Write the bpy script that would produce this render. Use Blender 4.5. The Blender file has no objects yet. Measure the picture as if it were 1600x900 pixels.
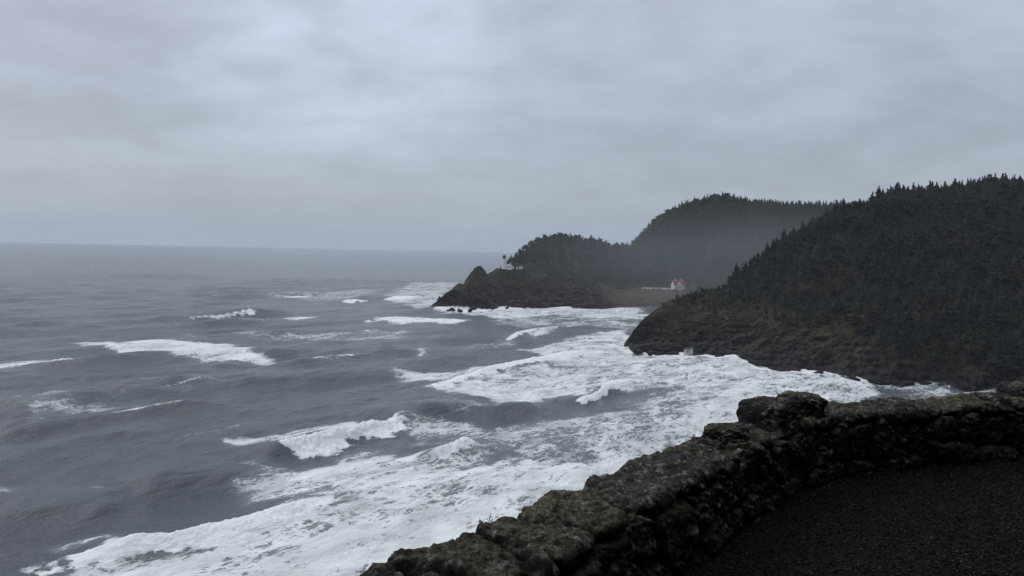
import bpy, math, random
import numpy as np
from mathutils import Vector, Matrix

# ------------------------------------------------------------------ camera, sky, sun, exposure
scene = bpy.context.scene
COL = scene.collection
CAM_H = 70.0                      # metres above the sea
FPX = 1250.0                      # focal length in pixels of the 1600 px wide photograph
PITCH = math.radians(2.79)        # looking slightly down
ROLL = math.radians(1.25)         # the horizon falls to the right
_f = np.array([0, math.cos(PITCH), -math.sin(PITCH)])
_u0 = np.array([0, math.sin(PITCH), math.cos(PITCH)])
_r0 = np.array([1.0, 0, 0])
CR = _r0 * math.cos(ROLL) + _u0 * math.sin(ROLL)
CU = _u0 * math.cos(ROLL) - _r0 * math.sin(ROLL)
CF = _f
CPOS = np.array([0, 0, CAM_H])
cam_d = bpy.data.cameras.new('camera')
cam = bpy.data.objects.new('camera', cam_d)
COL.objects.link(cam)
cam_d.sensor_width = 36.0
cam_d.lens = 36.0 * FPX / 1600.0
cam_d.clip_start = 0.05
cam_d.clip_end = 60000
cam.matrix_world = Matrix(((CR[0], CU[0], -CF[0], 0), (CR[1], CU[1], -CF[1], 0),
                           (CR[2], CU[2], -CF[2], CAM_H), (0, 0, 0, 1)))
scene.camera = cam
scene.view_settings.view_transform = 'Standard'
scene.view_settings.look = 'None'
scene.view_settings.gamma = 1
scene.view_settings.use_curve_mapping = False
scene.view_settings.exposure = 0.0
scene.cycles.use_denoising = True
scene.cycles.denoising_prefilter = 'NONE'
scene.cycles.max_bounces = 6
scene.cycles.diffuse_bounces = 2
scene.cycles.glossy_bounces = 2
scene.cycles.volume_bounces = 4
scene.cycles.transparent_max_bounces = 6
scene.cycles.caustics_reflective = False
scene.cycles.caustics_refractive = False
scene.render.resolution_x, scene.render.resolution_y = 1024, 576

SUN_EL, SUN_AZ = math.radians(48), math.radians(-60)     # soft light from the sea, left of the view


def nn(nt, t, **kw):
    n = nt.nodes.new(t)
    for k, v in kw.items():
        setattr(n, k, v)
    return n


class NT:
    """small helper to write node trees"""
    def __init__(self, nt):
        self.nt = nt
        nt.nodes.clear()

    def n(self, t, **kw):
        return nn(self.nt, t, **kw)

    def l(self, a, b):
        self.nt.links.new(a, b)

    def put(self, sock, v):
        if isinstance(v, bpy.types.NodeSocket):
            self.l(v, sock)
        elif v is not None:
            sock.default_value = v

    def math(self, op, a, b=None, c=None, clamp=False):
        m = self.n('ShaderNodeMath', operation=op, use_clamp=clamp)
        self.put(m.inputs[0], a)
        if b is not None:
            self.put(m.inputs[1], b)
        if c is not None:
            self.put(m.inputs[2], c)
        return m.outputs[0]

    def vmath(self, op, a, b=None, scale=None):
        m = self.n('ShaderNodeVectorMath', operation=op)
        self.put(m.inputs[0], a)
        if b is not None:
            self.put(m.inputs[1], b)
        if scale is not None:
            self.put(m.inputs['Scale'], scale)
        return m.outputs['Vector']

    def noise(self, vec, scale, detail=4, rough=0.55, dist=0.0):
        t = self.n('ShaderNodeTexNoise')
        self.put(t.inputs['Vector'], vec)
        t.inputs['Scale'].default_value = scale
        t.inputs['Detail'].default_value = detail
        t.inputs['Roughness'].default_value = rough
        t.inputs['Distortion'].default_value = dist
        return t.outputs['Fac']

    def vor(self, vec, scale, feature='F1', rnd=1.0):
        t = self.n('ShaderNodeTexVoronoi', feature=feature)
        self.put(t.inputs['Vector'], vec)
        t.inputs['Scale'].default_value = scale
        t.inputs['Randomness'].default_value = rnd
        return t

    def ramp(self, fac, stops):
        r = self.n('ShaderNodeValToRGB')
        self.put(r.inputs[0], fac)
        e = r.color_ramp.elements
        while len(e) > 1:
            e.remove(e[-1])
        for i, (p, c) in enumerate(stops):
            el = e[0] if i == 0 else e.new(p)
            el.position = p
            el.color = (*c, 1) if len(c) == 3 else c
        return r.outputs['Color']

    def rng(self, v, a, b, c=0.0, d=1.0, smooth=False):
        m = self.n('ShaderNodeMapRange', interpolation_type='SMOOTHSTEP' if smooth else 'LINEAR')
        self.put(m.inputs[0], v)
        for i, x in enumerate((a, b, c, d)):
            self.put(m.inputs[1 + i], x)
        return m.outputs[0]

    def mix(self, fac, a, b, blend='MIX'):
        m = self.n('ShaderNodeMix', data_type='RGBA', blend_type=blend)
        self.put(m.inputs[0], fac)
        self.put(m.inputs[6], (*a, 1) if isinstance(a, tuple) and len(a) == 3 else a)
        self.put(m.inputs[7], (*b, 1) if isinstance(b, tuple) and len(b) == 3 else b)
        return m.outputs[2]

    def attr(self, name):
        a = self.n('ShaderNodeAttribute')
        a.attribute_name = name
        return a.outputs['Fac']

    def pos(self):
        return self.n('ShaderNodeNewGeometry').outputs['Position']

    def scalev(self, v, s):
        return self.vmath('MULTIPLY', v, s)


world = bpy.data.worlds.new('World')
scene.world = world
world.use_nodes = True
W = NT(world.node_tree)
wd = W.n('ShaderNodeTexCoord').outputs['Generated']
sep = W.n('ShaderNodeSeparateXYZ')
W.l(wd, sep.inputs[0])
dz = W.math('MAXIMUM', sep.outputs[2], 0.0)
den = W.math('ADD', dz, 0.21)
cx = W.math('DIVIDE', sep.outputs[0], den)
cy = W.math('DIVIDE', sep.outputs[1], den)
cmb = W.n('ShaderNodeCombineXYZ')
W.l(cx, cmb.inputs[0]); W.l(cy, cmb.inputs[1])
cl = cmb.outputs[0]
shift = W.vmath('ADD', cl, (5.3, 2.2, 0.0))
n1 = W.noise(shift, 1.1, 6, 0.55, 0.3)
n2 = W.noise(W.vmath('ADD', cl, (11.0, 7.7, 3.0)), 3.2, 7, 0.55, 0.3)
nsum = W.math('ADD', W.math('MULTIPLY', n1, 0.62), W.math('MULTIPLY', n2, 0.38))
cfac = W.rng(nsum, 0.34, 0.66, 0, 1, smooth=True)
# overcast sky: the zenith is brighter than the horizon
base = W.ramp(dz, [(0.0, (0.385, 0.44, 0.545)), (0.06, (0.415, 0.46, 0.57)), (0.16, (0.435, 0.475, 0.60)),
                   (0.32, (0.50, 0.54, 0.685)), (0.6, (0.86, 0.90, 1.03)), (1.0, (1.0, 1.04, 1.15))])
leftb = W.rng(sep.outputs[0], -0.55, 0.5, 1.01, 0.95)
amp = W.rng(dz, 0.0, 0.16, 0.30, 1.0)
cmul = W.math('ADD', 1.0, W.math('MULTIPLY', amp, W.math('MULTIPLY', W.math('SUBTRACT', cfac, 0.5), 0.30)))
cmul = W.math('MULTIPLY', cmul, leftb)
# a thinner, brighter part of the cloud deck out to sea
dotn = W.n('ShaderNodeVectorMath', operation='DOT_PRODUCT'); W.l(wd, dotn.inputs[0]); dotn.inputs[1].default_value = (-0.205, 0.935, 0.29)
lobe = W.math('MULTIPLY', W.rng(dotn.outputs['Value'], 0.972, 1.0, 0, 1, smooth=True), W.rng(nsum, 0.38, 0.6, 0.5, 1.0))
cmul = W.math('MULTIPLY', cmul, W.math('ADD', 1.0, W.math('MULTIPLY', lobe, 0.30)))
cloud = W.vmath('SCALE', W.vmath('MULTIPLY', base, (1.0, 1.005, 0.945)), scale=W.math('MULTIPLY', cmul, 9.4))
sky = W.n('ShaderNodeTexSky', sky_type='NISHITA')
sky.sun_disc = False
sky.sun_elevation = SUN_EL
sky.sun_rotation = SUN_AZ
sky.altitude = 70
sky.dust_density = 3
skyc = W.vmath('SCALE', sky.outputs[0], scale=0.10)
tot = W.vmath('ADD', cloud, skyc)
bg = W.n('ShaderNodeBackground')
W.l(tot, bg.inputs[0])
bg.inputs[1].default_value = 0.1
W.l(bg.outputs[0], W.n('ShaderNodeOutputWorld').inputs[0])

sun_d = bpy.data.lights.new('sun', 'SUN')
sun_d.energy = 0.7
sun_d.angle = math.radians(40)
sun_d.color = (1.0, 0.97, 0.93)
sun = bpy.data.objects.new('sun', sun_d)
COL.objects.link(sun)
sd = Vector((math.sin(SUN_AZ) * math.cos(SUN_EL), math.cos(SUN_AZ) * math.cos(SUN_EL), math.sin(SUN_EL)))
sun.rotation_euler = sd.to_track_quat('Z', 'Y').to_euler()

HAZE_DENSITY = 5.8e-5

# ------------------------------------------------------------------ helpers
rng = np.random.default_rng(7)
random.seed(7)


def ray(px, py):
    d = CR * ((px - 800) / FPX) + CU * ((450 - py) / FPX) + CF
    return d


def at(px, py, z=0.0):
    """where the sight line through a photograph pixel meets the level z"""
    d = ray(px, py)
    return CPOS + d * ((z - CAM_H) / d[2])


def at_y(px, py, y):
    d = ray(px, py)
    return CPOS + d * (y / d[1])


def sstep(a, b, x):
    t = np.clip((x - a) / (b - a), 0, 1)
    return t * t * (3 - 2 * t)


_perm = np.random.default_rng(3).permutation(4096).astype(np.int64)
_g3 = np.random.default_rng(4).normal(size=(4096, 3))
_g3 /= np.linalg.norm(_g3, axis=1)[:, None]


def perlin(x, y, z=None):
    x = np.asarray(x, float); y = np.asarray(y, float)
    z = np.zeros_like(x) if z is None else np.asarray(z, float) + np.zeros_like(x)
    xi = np.floor(x).astype(np.int64); yi = np.floor(y).astype(np.int64); zi = np.floor(z).astype(np.int64)
    xf, yf, zf = x - xi, y - yi, z - zi
    u = xf ** 3 * (xf * (xf * 6 - 15) + 10); v = yf ** 3 * (yf * (yf * 6 - 15) + 10); w = zf ** 3 * (zf * (zf * 6 - 15) + 10)
    flat2 = not np.any(z)

    def g(a, b, c):
        h = _perm[(_perm[(_perm[(xi + a) & 4095] + yi + b) & 4095] + zi + c) & 4095]
        q = _g3[h]
        return q[..., 0] * (xf - a) + q[..., 1] * (yf - b) + q[..., 2] * (zf - c)
    def plane(c):
        a = g(0, 0, c) * (1 - u) + g(1, 0, c) * u
        b = g(0, 1, c) * (1 - u) + g(1, 1, c) * u
        return a * (1 - v) + b * v
    if flat2:
        return plane(0) * 1.5
    return (plane(0) * (1 - w) + plane(1) * w) * 1.5


def fbm(x, y, z=None, o=4, gain=0.5):
    s = 0; a = 1.0; f = 1.0; t = 0
    for i in range(o):
        s = s + a * perlin(x * f + 13.7 * i, y * f + 7.1 * i, None if z is None else z * f + 3.3 * i)
        t += a; a *= gain; f *= 2.03
    return s / t * 1.4


def mesh_obj(name, verts, faces, mat=None, parent=None, smooth=False, attrs=None, mats=None, midx=None):
    verts = np.ascontiguousarray(verts, dtype=np.float32)
    me = bpy.data.meshes.new(name)
    if isinstance(faces, np.ndarray):
        nf, k = faces.shape
        me.vertices.add(len(verts)); me.vertices.foreach_set('co', verts.ravel())
        me.loops.add(nf * k); me.loops.foreach_set('vertex_index', np.ascontiguousarray(faces, dtype=np.int32).ravel())
        me.polygons.add(nf); me.polygons.foreach_set('loop_start', np.arange(0, nf * k, k, dtype=np.int32))
        me.update(calc_edges=True)
    else:
        me.from_pydata([tuple(map(float, v)) for v in verts], [], faces)
        me.update()
    if mat is not None:
        me.materials.append(mat)
    for m in (mats or []):
        me.materials.append(m)
    if midx is not None:
        me.polygons.foreach_set('material_index', np.asarray(midx, dtype=np.int32))
    if smooth:
        me.polygons.foreach_set('use_smooth', np.ones(len(me.polygons), dtype=bool))
    for k, v in (attrs or {}).items():
        a = me.attributes.new(k, 'FLOAT', 'POINT')
        a.data.foreach_set('value', np.ascontiguousarray(v, dtype=np.float32).ravel())
    o = bpy.data.objects.new(name, me)
    COL.objects.link(o)
    if parent is not None:
        o.parent = parent
    return o


def empty(name, loc, rz=0.0):
    o = bpy.data.objects.new(name, None)
    COL.objects.link(o)
    o.location = tuple(map(float, loc)); o.rotation_euler = (0, 0, rz)
    o.empty_display_size = 0.5
    return o


def tag(o, label=None, cat=None, group=None, kind=None):
    for k, v in (('label', label), ('category', cat), ('group', group), ('kind', kind)):
        if v:
            o[k] = v
    return o


def grid_faces(nu, nv, closed_u=False):
    i = np.arange(nu if closed_u else nu - 1)[:, None]; j = np.arange(nv - 1)[None, :]
    i2 = (i + 1) % nu
    a = i * nv + j; b = i2 * nv + j; c = i2 * nv + j + 1; d = i * nv + j + 1
    return np.stack([a, b, c, d], -1).reshape(-1, 4)


class MB:
    """collects simple solids into one mesh"""
    def __init__(self):
        self.v = []; self.f = []

    def add(self, v, f):
        o = len(self.v)
        self.v += [tuple(p) for p in v]; self.f += [tuple(i + o for i in q) for q in f]

    def box(self, c, s, taper=1.0):
        x, y, z = c; a, b, h = s[0] / 2, s[1] / 2, s[2] / 2
        t = taper
        v = [(x - a, y - b, z - h), (x + a, y - b, z - h), (x + a, y + b, z - h), (x - a, y + b, z - h),
             (x - a * t, y - b * t, z + h), (x + a * t, y - b * t, z + h), (x + a * t, y + b * t, z + h), (x - a * t, y + b * t, z + h)]
        self.add(v, [(0, 3, 2, 1), (4, 5, 6, 7), (0, 1, 5, 4), (1, 2, 6, 5), (2, 3, 7, 6), (3, 0, 4, 7)])

    def lathe(self, c, prof, n=16, a0=0.0):
        v = []; f = []
        for r, z in prof:
            for k in range(n):
                a = a0 + 2 * math.pi * k / n
                v.append((c[0] + r * math.cos(a), c[1] + r * math.sin(a), c[2] + z))
        for i in range(len(prof) - 1):
            for k in range(n):
                k2 = (k + 1) % n
                f.append((i * n + k, i * n + k2, (i + 1) * n + k2, (i + 1) * n + k))
        f.append(tuple(range(n))[::-1]); f.append(tuple((len(prof) - 1) * n + k for k in range(n)))
        self.add(v, f)

    def gable(self, c, s, axis='x', over=0.0, thick=0.25):
        """closed roof prism: ridge along axis, base centre c, size (x, y, rise)"""
        x, y, z = c; a, b, h = s[0] / 2 + over, s[1] / 2 + over, s[2]
        if axis == 'x':
            v = [(x - a, y - b, z), (x + a, y - b, z), (x + a, y + b, z), (x - a, y + b, z), (x - a, y, z + h), (x + a, y, z + h)]
            f = [(0, 3, 2, 1), (0, 1, 5, 4), (2, 3, 4, 5), (1, 2, 5), (3, 0, 4)]
        else:
            v = [(x - a, y - b, z), (x + a, y - b, z), (x + a, y + b, z), (x - a, y + b, z), (x, y - b, z + h), (x, y + b, z + h)]
            f = [(0, 3, 2, 1), (1, 2, 5, 4), (3, 0, 4, 5), (0, 1, 4), (2, 3, 5)]
        self.add(v, f)

    def hip(self, c, s, ridge, over=0.3):
        x, y, z = c; a, b, h = s[0] / 2 + over, s[1] / 2 + over, s[2]
        r = ridge / 2
        v = [(x - a, y - b, z), (x + a, y - b, z), (x + a, y + b, z), (x - a, y + b, z), (x - r, y, z + h), (x + r, y, z + h)]
        self.add(v, [(0, 3, 2, 1), (0, 1, 5, 4), (1, 2, 5), (2, 3, 4, 5), (3, 0, 4)])

    def tube(self, a, b, ra, rb, n=6):
        a = Vector(a); b = Vector(b); d = (b - a).normalized()
        p = d.orthogonal().normalized(); q = d.cross(p)
        v = []
        for c, r in ((a, ra), (b, rb)):
            for k in range(n):
                t = 2 * math.pi * k / n
                v.append(tuple(c + p * (r * math.cos(t)) + q * (r * math.sin(t))))
        f = [(k, (k + 1) % n, n + (k + 1) % n, n + k) for k in range(n)]
        f += [tuple(range(n))[::-1], tuple(range(n, 2 * n))]
        self.add(v, f)

    def build(self, name, mat, parent=None):
        return mesh_obj(name, np.array(self.v), self.f, mat, parent)


# ------------------------------------------------------------------ materials
def new_mat(name):
    m = bpy.data.materials.new(name)
    m.use_nodes = True
    return m, NT(m.node_tree)


def finish(N, color, rough=0.8, normal=None, spec=0.3, disp=None, **kw):
    p = N.n('ShaderNodeBsdfPrincipled')
    N.put(p.inputs['Base Color'], (*color, 1) if isinstance(color, tuple) and len(color) == 3 else color)
    N.put(p.inputs['Roughness'], rough)
    N.put(p.inputs['Specular IOR Level'], spec)
    if normal is not None:
        N.l(normal, p.inputs['Normal'])
    for k, v in kw.items():
        N.put(p.inputs[k], v)
    N.l(p.outputs[0], N.n('ShaderNodeOutputMaterial').inputs[0])
    return p


def bump(N, h, strength, dist, normal=None):
    b = N.n('ShaderNodeBump')
    N.put(b.inputs['Strength'], strength); N.put(b.inputs['Distance'], dist); N.l(h, b.inputs['Height'])
    if normal is not None:
        N.l(normal, b.inputs['Normal'])
    return b.outputs[0]


def simple_mat(name, c1, c2, scale=1.0, rough=0.7, spec=0.3):
    m, N = new_mat(name)
    n = N.noise(N.n('ShaderNodeTexCoord').outputs['Object'], scale, 5, 0.6)
    finish(N, N.mix(N.rng(n, 0.3, 0.7), c1, c2), rough, spec=spec)
    return m


M_WHITE = simple_mat('white_paint', (0.80, 0.79, 0.77), (0.66, 0.64, 0.61), 0.6, 0.6)
M_TOWER = simple_mat('white_masonry', (0.78, 0.77, 0.76), (0.62, 0.60, 0.58), 0.5, 0.7)
M_RED = simple_mat('red_roof', (0.16, 0.055, 0.045), (0.11, 0.04, 0.036), 1.2, 0.7)
M_DARK = simple_mat('dark_iron', (0.03, 0.025, 0.025), (0.05, 0.035, 0.03), 2.0, 0.5)
M_GLASS = simple_mat('dark_glass', (0.02, 0.025, 0.03), (0.035, 0.04, 0.045), 1.0, 0.12, 0.5)
M_BRICKCH = simple_mat('chimney_render', (0.62, 0.58, 0.55), (0.45, 0.40, 0.38), 2.0, 0.8)
M_BARK = simple_mat('bark', (0.035, 0.028, 0.022), (0.02, 0.017, 0.014), 3.0, 0.9)


def foliage_mat(name, c1, c2, c3, scale):
    m, N = new_mat(name)
    oi = N.n('ShaderNodeObjectInfo').outputs['Random']
    tint = N.attr('tint')
    n = N.noise(N.pos(), scale, 3, 0.6)
    big = N.noise(N.pos(), 0.012, 3, 0.5)
    c = N.mix(N.rng(n, 0.3, 0.7), c1, c2)
    c = N.mix(N.math('MULTIPLY', N.rng(big, 0.40, 0.64), 0.85), c, c3)
    v = N.math('ADD', N.rng(oi, 0, 1, -0.18, 0.18), N.rng(tint, 0, 1, 0.72, 1.3))
    c = N.mix(1.0, c, N.n('ShaderNodeCombineColor').outputs[0], 'MULTIPLY') if False else N.vmath('SCALE', c, scale=v)
    finish(N, c, 0.75, spec=0.15)
    return m


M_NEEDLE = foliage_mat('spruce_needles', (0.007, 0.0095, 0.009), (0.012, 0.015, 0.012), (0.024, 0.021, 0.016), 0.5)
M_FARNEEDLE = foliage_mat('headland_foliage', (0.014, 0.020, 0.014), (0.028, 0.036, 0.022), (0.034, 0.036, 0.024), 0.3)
M_SHRUB = foliage_mat('shrub_leaves', (0.014, 0.016, 0.010), (0.030, 0.029, 0.014), (0.050, 0.040, 0.019), 0.4)


def terrain_mat(name, zrock, zgrass, grass1, grass2, forest, rockA, rockB, wetz=5.0):
    m, N = new_mat(name)
    pos = N.pos()
    sp = N.n('ShaderNodeSeparateXYZ'); N.l(pos, sp.inputs[0])
    nz = N.n('ShaderNodeSeparateXYZ'); N.l(N.n('ShaderNodeNewGeometry').outputs['Normal'], nz.inputs[0])
    nA = N.noise(pos, 0.035, 6, 0.6, 0.4)
    nB = N.noise(pos, 0.18, 6, 0.65)
    strat = N.noise(N.scalev(pos, (0.06, 0.06, 0.35)), 1.0, 6, 0.65, 0.6)
    rock = N.mix(N.rng(strat, 0.35, 0.68), rockA, rockB)
    tan = N.rng(N.noise(N.vmath('ADD', pos, (40, 9, 3)), 0.022, 5, 0.6), 0.5, 0.68)
    rock = N.mix(N.math('MULTIPLY', tan, 0.6), rock, (0.070, 0.050, 0.036))
    rock = N.mix(N.math('MULTIPLY', N.rng(nB, 0.52, 0.72), 0.4), rock, (0.085, 0.08, 0.075))
    wet = N.rng(N.math('ADD', sp.outputs[2], N.math('MULTIPLY', nA, -6.0)), wetz - 5.0, wetz, 1.0, 0.0)
    rock = N.mix(N.math('MULTIPLY', wet, 0.8), rock, (0.016, 0.016, 0.018))
    grass = N.mix(N.rng(nB, 0.35, 0.65), grass1, grass2)
    zz = N.math('ADD', sp.outputs[2], N.math('ADD', N.math('MULTIPLY', N.math('SUBTRACT', nA, 0.5), 34.0),
                                                 N.math('MULTIPLY', N.math('SUBTRACT', nB, 0.5), 16.0)))
    zz = N.math('ADD', zz, N.math('MULTIPLY', N.math('SUBTRACT', nz.outputs[2], 0.55), 14.0))
    g = N.rng(zz, zrock - 3, zrock + 4)
    c = N.mix(g, rock, grass)
    fz = N.rng(zz, zgrass - 6, zgrass + 8)
    c = N.mix(fz, c, forest)
    hgt = N.math('ADD', N.math('MULTIPLY', strat, 1.0), N.noise(pos, 0.6, 5, 0.7))
    nb = bump(N, hgt, 0.9, 1.4)
    finish(N, c, N.rng(wet, 0, 1, 0.9, 0.6), nb, spec=0.2)
    return m


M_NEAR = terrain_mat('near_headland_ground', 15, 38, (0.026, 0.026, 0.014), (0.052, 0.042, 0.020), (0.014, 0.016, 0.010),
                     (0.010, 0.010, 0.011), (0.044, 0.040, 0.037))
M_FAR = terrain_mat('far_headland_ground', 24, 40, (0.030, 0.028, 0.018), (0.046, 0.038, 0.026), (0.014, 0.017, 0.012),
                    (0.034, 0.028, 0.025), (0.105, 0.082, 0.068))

# ------------------------------------------------------------------ headlands (lofts between a shore line and a ridge line)


def resample(P, n):
    P = np.asarray(P, float)
    d = np.r_[0, np.cumsum(np.linalg.norm(np.diff(P, axis=0), axis=1))]
    return P, d


def interp_rows(keys, rows, s):
    return np.stack([np.interp(s, keys, rows[:, k]) for k in range(3)], -1)


def smooth_rows(A, it):
    for _ in range(it):
        B = A.copy(); B[1:-1] = 0.25 * A[:-2] + 0.5 * A[1:-1] + 0.25 * A[2:]
        A = B
    return A


def loft(keys, base, ridge, ns, prof, back, nfront=170, nback=36, s_even=None, smooth=6):
    """rows along s; columns run shore -> ridge (front) -> far shore (back)"""
    s = np.linspace(0, 1, ns)
    B = smooth_rows(interp_rows(keys, np.array(base), s), smooth)
    R = smooth_rows(interp_rows(keys, np.array(ridge), s), smooth)
    BK = smooth_rows(interp_rows(keys, np.array(back), s), smooth)
    t = np.linspace(0, 1, nfront)
    t = 0.35 * t + 0.65 * t ** 1.5
    g = np.interp(t, prof[:, 0], prof[:, 1])
    G = np.zeros((ns, nfront + nback, 3)); T = np.zeros((ns, nfront + nback))
    for k in range(nfront):
        G[:, k, :2] = B[:, :2] + (R[:, :2] - B[:, :2]) * t[k]
        G[:, k, 2] = B[:, 2] + (R[:, 2] - B[:, 2]) * g[k]
        T[:, k] = t[k]
    for k in range(nback):
        u = (k + 1) / nback
        G[:, nfront + k, :2] = R[:, :2] + (BK[:, :2] - R[:, :2]) * u
        G[:, nfront + k, 2] = R[:, 2] + (BK[:, 2] - R[:, 2]) * (u ** 1.3 * 0.6 + u ** 3 * 0.4)
        T[:, nfront + k] = 1 + u
    return G, T


def roughen(G, T, amp_low, amp_hi, fmid):
    x, y, z = G[..., 0], G[..., 1], G[..., 2]
    gully = fbm(x * 0.028, y * 0.028, z * 0.006, 4)
    crag = fbm(x * 0.09 + 31, y * 0.09, z * 0.06, 5, 0.6)
    fine = 1 - np.abs(fbm(x * 0.22 + 3, y * 0.22, z * 0.22, 4, 0.6)) * 2
    low = 1 - sstep(fmid * 0.7, fmid * 1.6, z)
    edge = sstep(0.0, 0.03, T) * 0 + 1
    amp = amp_hi + (amp_low - amp_hi) * low
    ledge = (z / 4.5 + fbm(x * 0.03 + 12, y * 0.03, o=3) * 1.6) % 1.0
    ledge = sstep(0.0, 0.35, ledge) - sstep(0.75, 1.0, ledge)
    blocky = np.abs(fbm(x * 0.14 + 61, y * 0.14, z * 0.05, 4, 0.6))
    fine = fine + 1.6 * ledge - 2.2 * blocky
    chip = np.abs(fbm(x * 0.30 + 7, y * 0.30, z * 0.18, 4, 0.65))
    butt = np.abs(perlin(x * 0.055 + 19, y * 0.055, z * 0.004))
    d = (gully * amp * 1.6 + crag * amp * 0.9 + (fine * 0.30 - chip * 1.3 - butt * 1.6) * amp * low) * edge
    # push outward from the hill (towards the shore side) and up a little
    dirx = G[:, :1, 0] - G[:, 169:170, 0]; diry = G[:, :1, 1] - G[:, 169:170, 1]
    L = np.sqrt(dirx ** 2 + diry ** 2) + 1e-6
    fall = np.minimum(1.0, L / 60.0 + 0.25)
    G[..., 0] += dirx / L * d * fall
    G[..., 1] += diry / L * d * fall
    G[..., 2] += d * 0.35 * sstep(1, 10, z)
    return G


def flatten(G, cx, cy, z, rx, ry, soft, ang=0.0):
    ca, sa = math.cos(ang), math.sin(ang)
    dx = (G[..., 0] - cx) * ca + (G[..., 1] - cy) * sa
    dy = -(G[..., 0] - cx) * sa + (G[..., 1] - cy) * ca
    q = np.sqrt((np.maximum(np.abs(dx) - rx, 0)) ** 2 + (np.maximum(np.abs(dy) - ry, 0)) ** 2)
    w = 1 - sstep(0, soft, q)
    G[..., 2] = G[..., 2] * (1 - w) + z * w
    return G


# near headland
nb_base = [(968, 543), (990, 547), (1060, 553), (1140, 561), (1200, 571), (1300, 588), (1400, 597), (1500, 604), (1580, 612), (1700, 626), (1900, 655), (2300, 730)]
nb_ridge = [(972, 541, 600), (1000, 503, 612), (1040, 472, 622), (1075, 461, 632), (1128, 450, 645), (1185, 402, 665), (1300, 337, 700),
            (1390, 312, 715), (1480, 306, 720), (1580, 297, 715), (1800, 275, 690), (2300, 180, 620)]
keys_n = np.array([0, .03, .08, .14, .20, .30, .40, .49, .57, .68, .82, 1.0]) * 0.72
keys_n = np.r_[keys_n, .86, 1.0]
NB = [at(px, py, 0) for px, py in nb_base]
NR = [at_y(px, py, y) for px, py, y in nb_ridge]
NBK = [np.array([NR[i][0] + 18 + 9 * i, NR[i][1] + 30 + 14 * i, 0.0]) for i in range(len(NR))]
NB += [np.array([430.0, 90.0, 0]), np.array([470.0, -160.0, 0])]
NR += [np.array([930.0, 360.0, 175.0]), np.array([980.0, 0.0, 180.0])]
NBK += [np.array([1250.0, 520.0, 0.0]), np.array([1300.0, 40.0, 0.0])]
for p in NB: p[2] = -4
for p in NBK: p[2] = -4
prof_n = np.array([(0, 0), (.03, .09), (.07, .20), (.13, .27), (.25, .38), (.45, .58), (.7, .82), (.88, .955), (1, 1)])
GN, TN = loft(keys_n, NB, NR, 1100, prof_n, NBK)
GN = roughen(GN, TN, 4.5, 3.0, 22)
near_hill = mesh_obj('near_headland_terrain', GN.reshape(-1, 3), grid_faces(*GN.shape[:2]), M_NEAR, smooth=True)
tag(near_hill, 'dark near headland with olive scrub above a black rock foot', 'headland', kind='structure')

# far headland: the lighthouse point, then the high hill behind it
fb_base = [(667, 482), (690, 484), (720, 485), (760, 483), (800, 479), (860, 480), (930, 482), (1010, 487), (1060, 490), (1120, 495), (1200, 500), (1330, 505), (1500, 510)]
fb_ridge = [(671, 479, 925), (692, 463, 940), (715, 449, 955), (740, 441, 980), (765, 425, 1035), (795, 407, 1110), (835, 381, 1160), (870, 372, 1180),
            (925, 378, 1200), (960, 389, 1230), (990, 383, 1290)]
fb_ridge2 = [(1030, 343, 1360), (1080, 320, 1390), (1135, 312, 1400), (1170, 321, 1410), (1230, 327, 1420), (1300, 330, 1430), (1420, 326, 1430), (1600, 320, 1430)]
keys_f = np.array([0, .02, .045, .075, .11, .15, .20, .25, .31, .36, .40, .46, .52, .59, .64, .72, .80, .90, 1.0])
fbx = [p[0] for p in fb_base]; fby = [p[1] for p in fb_base]
ridge_all = fb_ridge + fb_ridge2
FR = [at_y(px, py, y) for px, py, y in ridge_all]
FB = []
for px, py, y in ridge_all:
    q = min(px - 4 if px < 700 else px, 1500)
    FB.append(at(q, np.interp(q, fbx, fby), 0))
FBK = [np.array([FR[i][0] + 30 + 6 * i, FR[i][1] + 45 + 22 * min(i, 10), -4.0]) for i in range(len(FR))]
for p in FB: p[2] = -4
prof_f = np.array([(0, 0), (.05, .10), (.14, .20), (.25, .27), (.4, .36), (.6, .58), (.8, .83), (.92, .965), (1, 1)])
GF, TF = loft(keys_f, FB, FR, 900, prof_f, FBK)
GF = roughen(GF, TF, 6.0, 3.5, 26)
LH = at_y(787.5, 419.7, 1062)              # foot of the lighthouse
KH = at_y(1059, 452.5, 1120)               # foot of the keeper's house
flatten(GF, LH[0] + 11, LH[1] + 3, LH[2] - 0.1, 17, 5, 10)
flatten(GF, KH[0] - 22, KH[1] + 6, KH[2] - 0.1, 40, 12, 30)
_dx = np.abs(GF[..., 0] - LH[0] - 10)
_cap = LH[2] - 0.5 - np.maximum(0, LH[1] - 5 - GF[..., 1]) * 0.30
_w = (1 - sstep(17, 34, _dx)) * (GF[..., 1] < LH[1] - 5)
GF[..., 2] = np.where(_w > 0, GF[..., 2] * (1 - _w) + np.minimum(GF[..., 2], _cap) * _w, GF[..., 2])
_dx = np.abs(GF[..., 0] - KH[0] + 15)
_cap = KH[2] - 0.4 - np.maximum(0, KH[1] - 13 - GF[..., 1]) * 0.16
_w = (1 - sstep(70, 130, _dx)) * (GF[..., 1] < KH[1] - 12)
GF[..., 2] = np.where(_w > 0, GF[..., 2] * (1 - _w) + np.minimum(GF[..., 2], _cap) * _w, GF[..., 2])
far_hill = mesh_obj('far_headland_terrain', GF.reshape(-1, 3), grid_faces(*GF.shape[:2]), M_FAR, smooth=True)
tag(far_hill, 'far wooded headland running out to a brown rocky point', 'headland', kind='structure')


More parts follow.
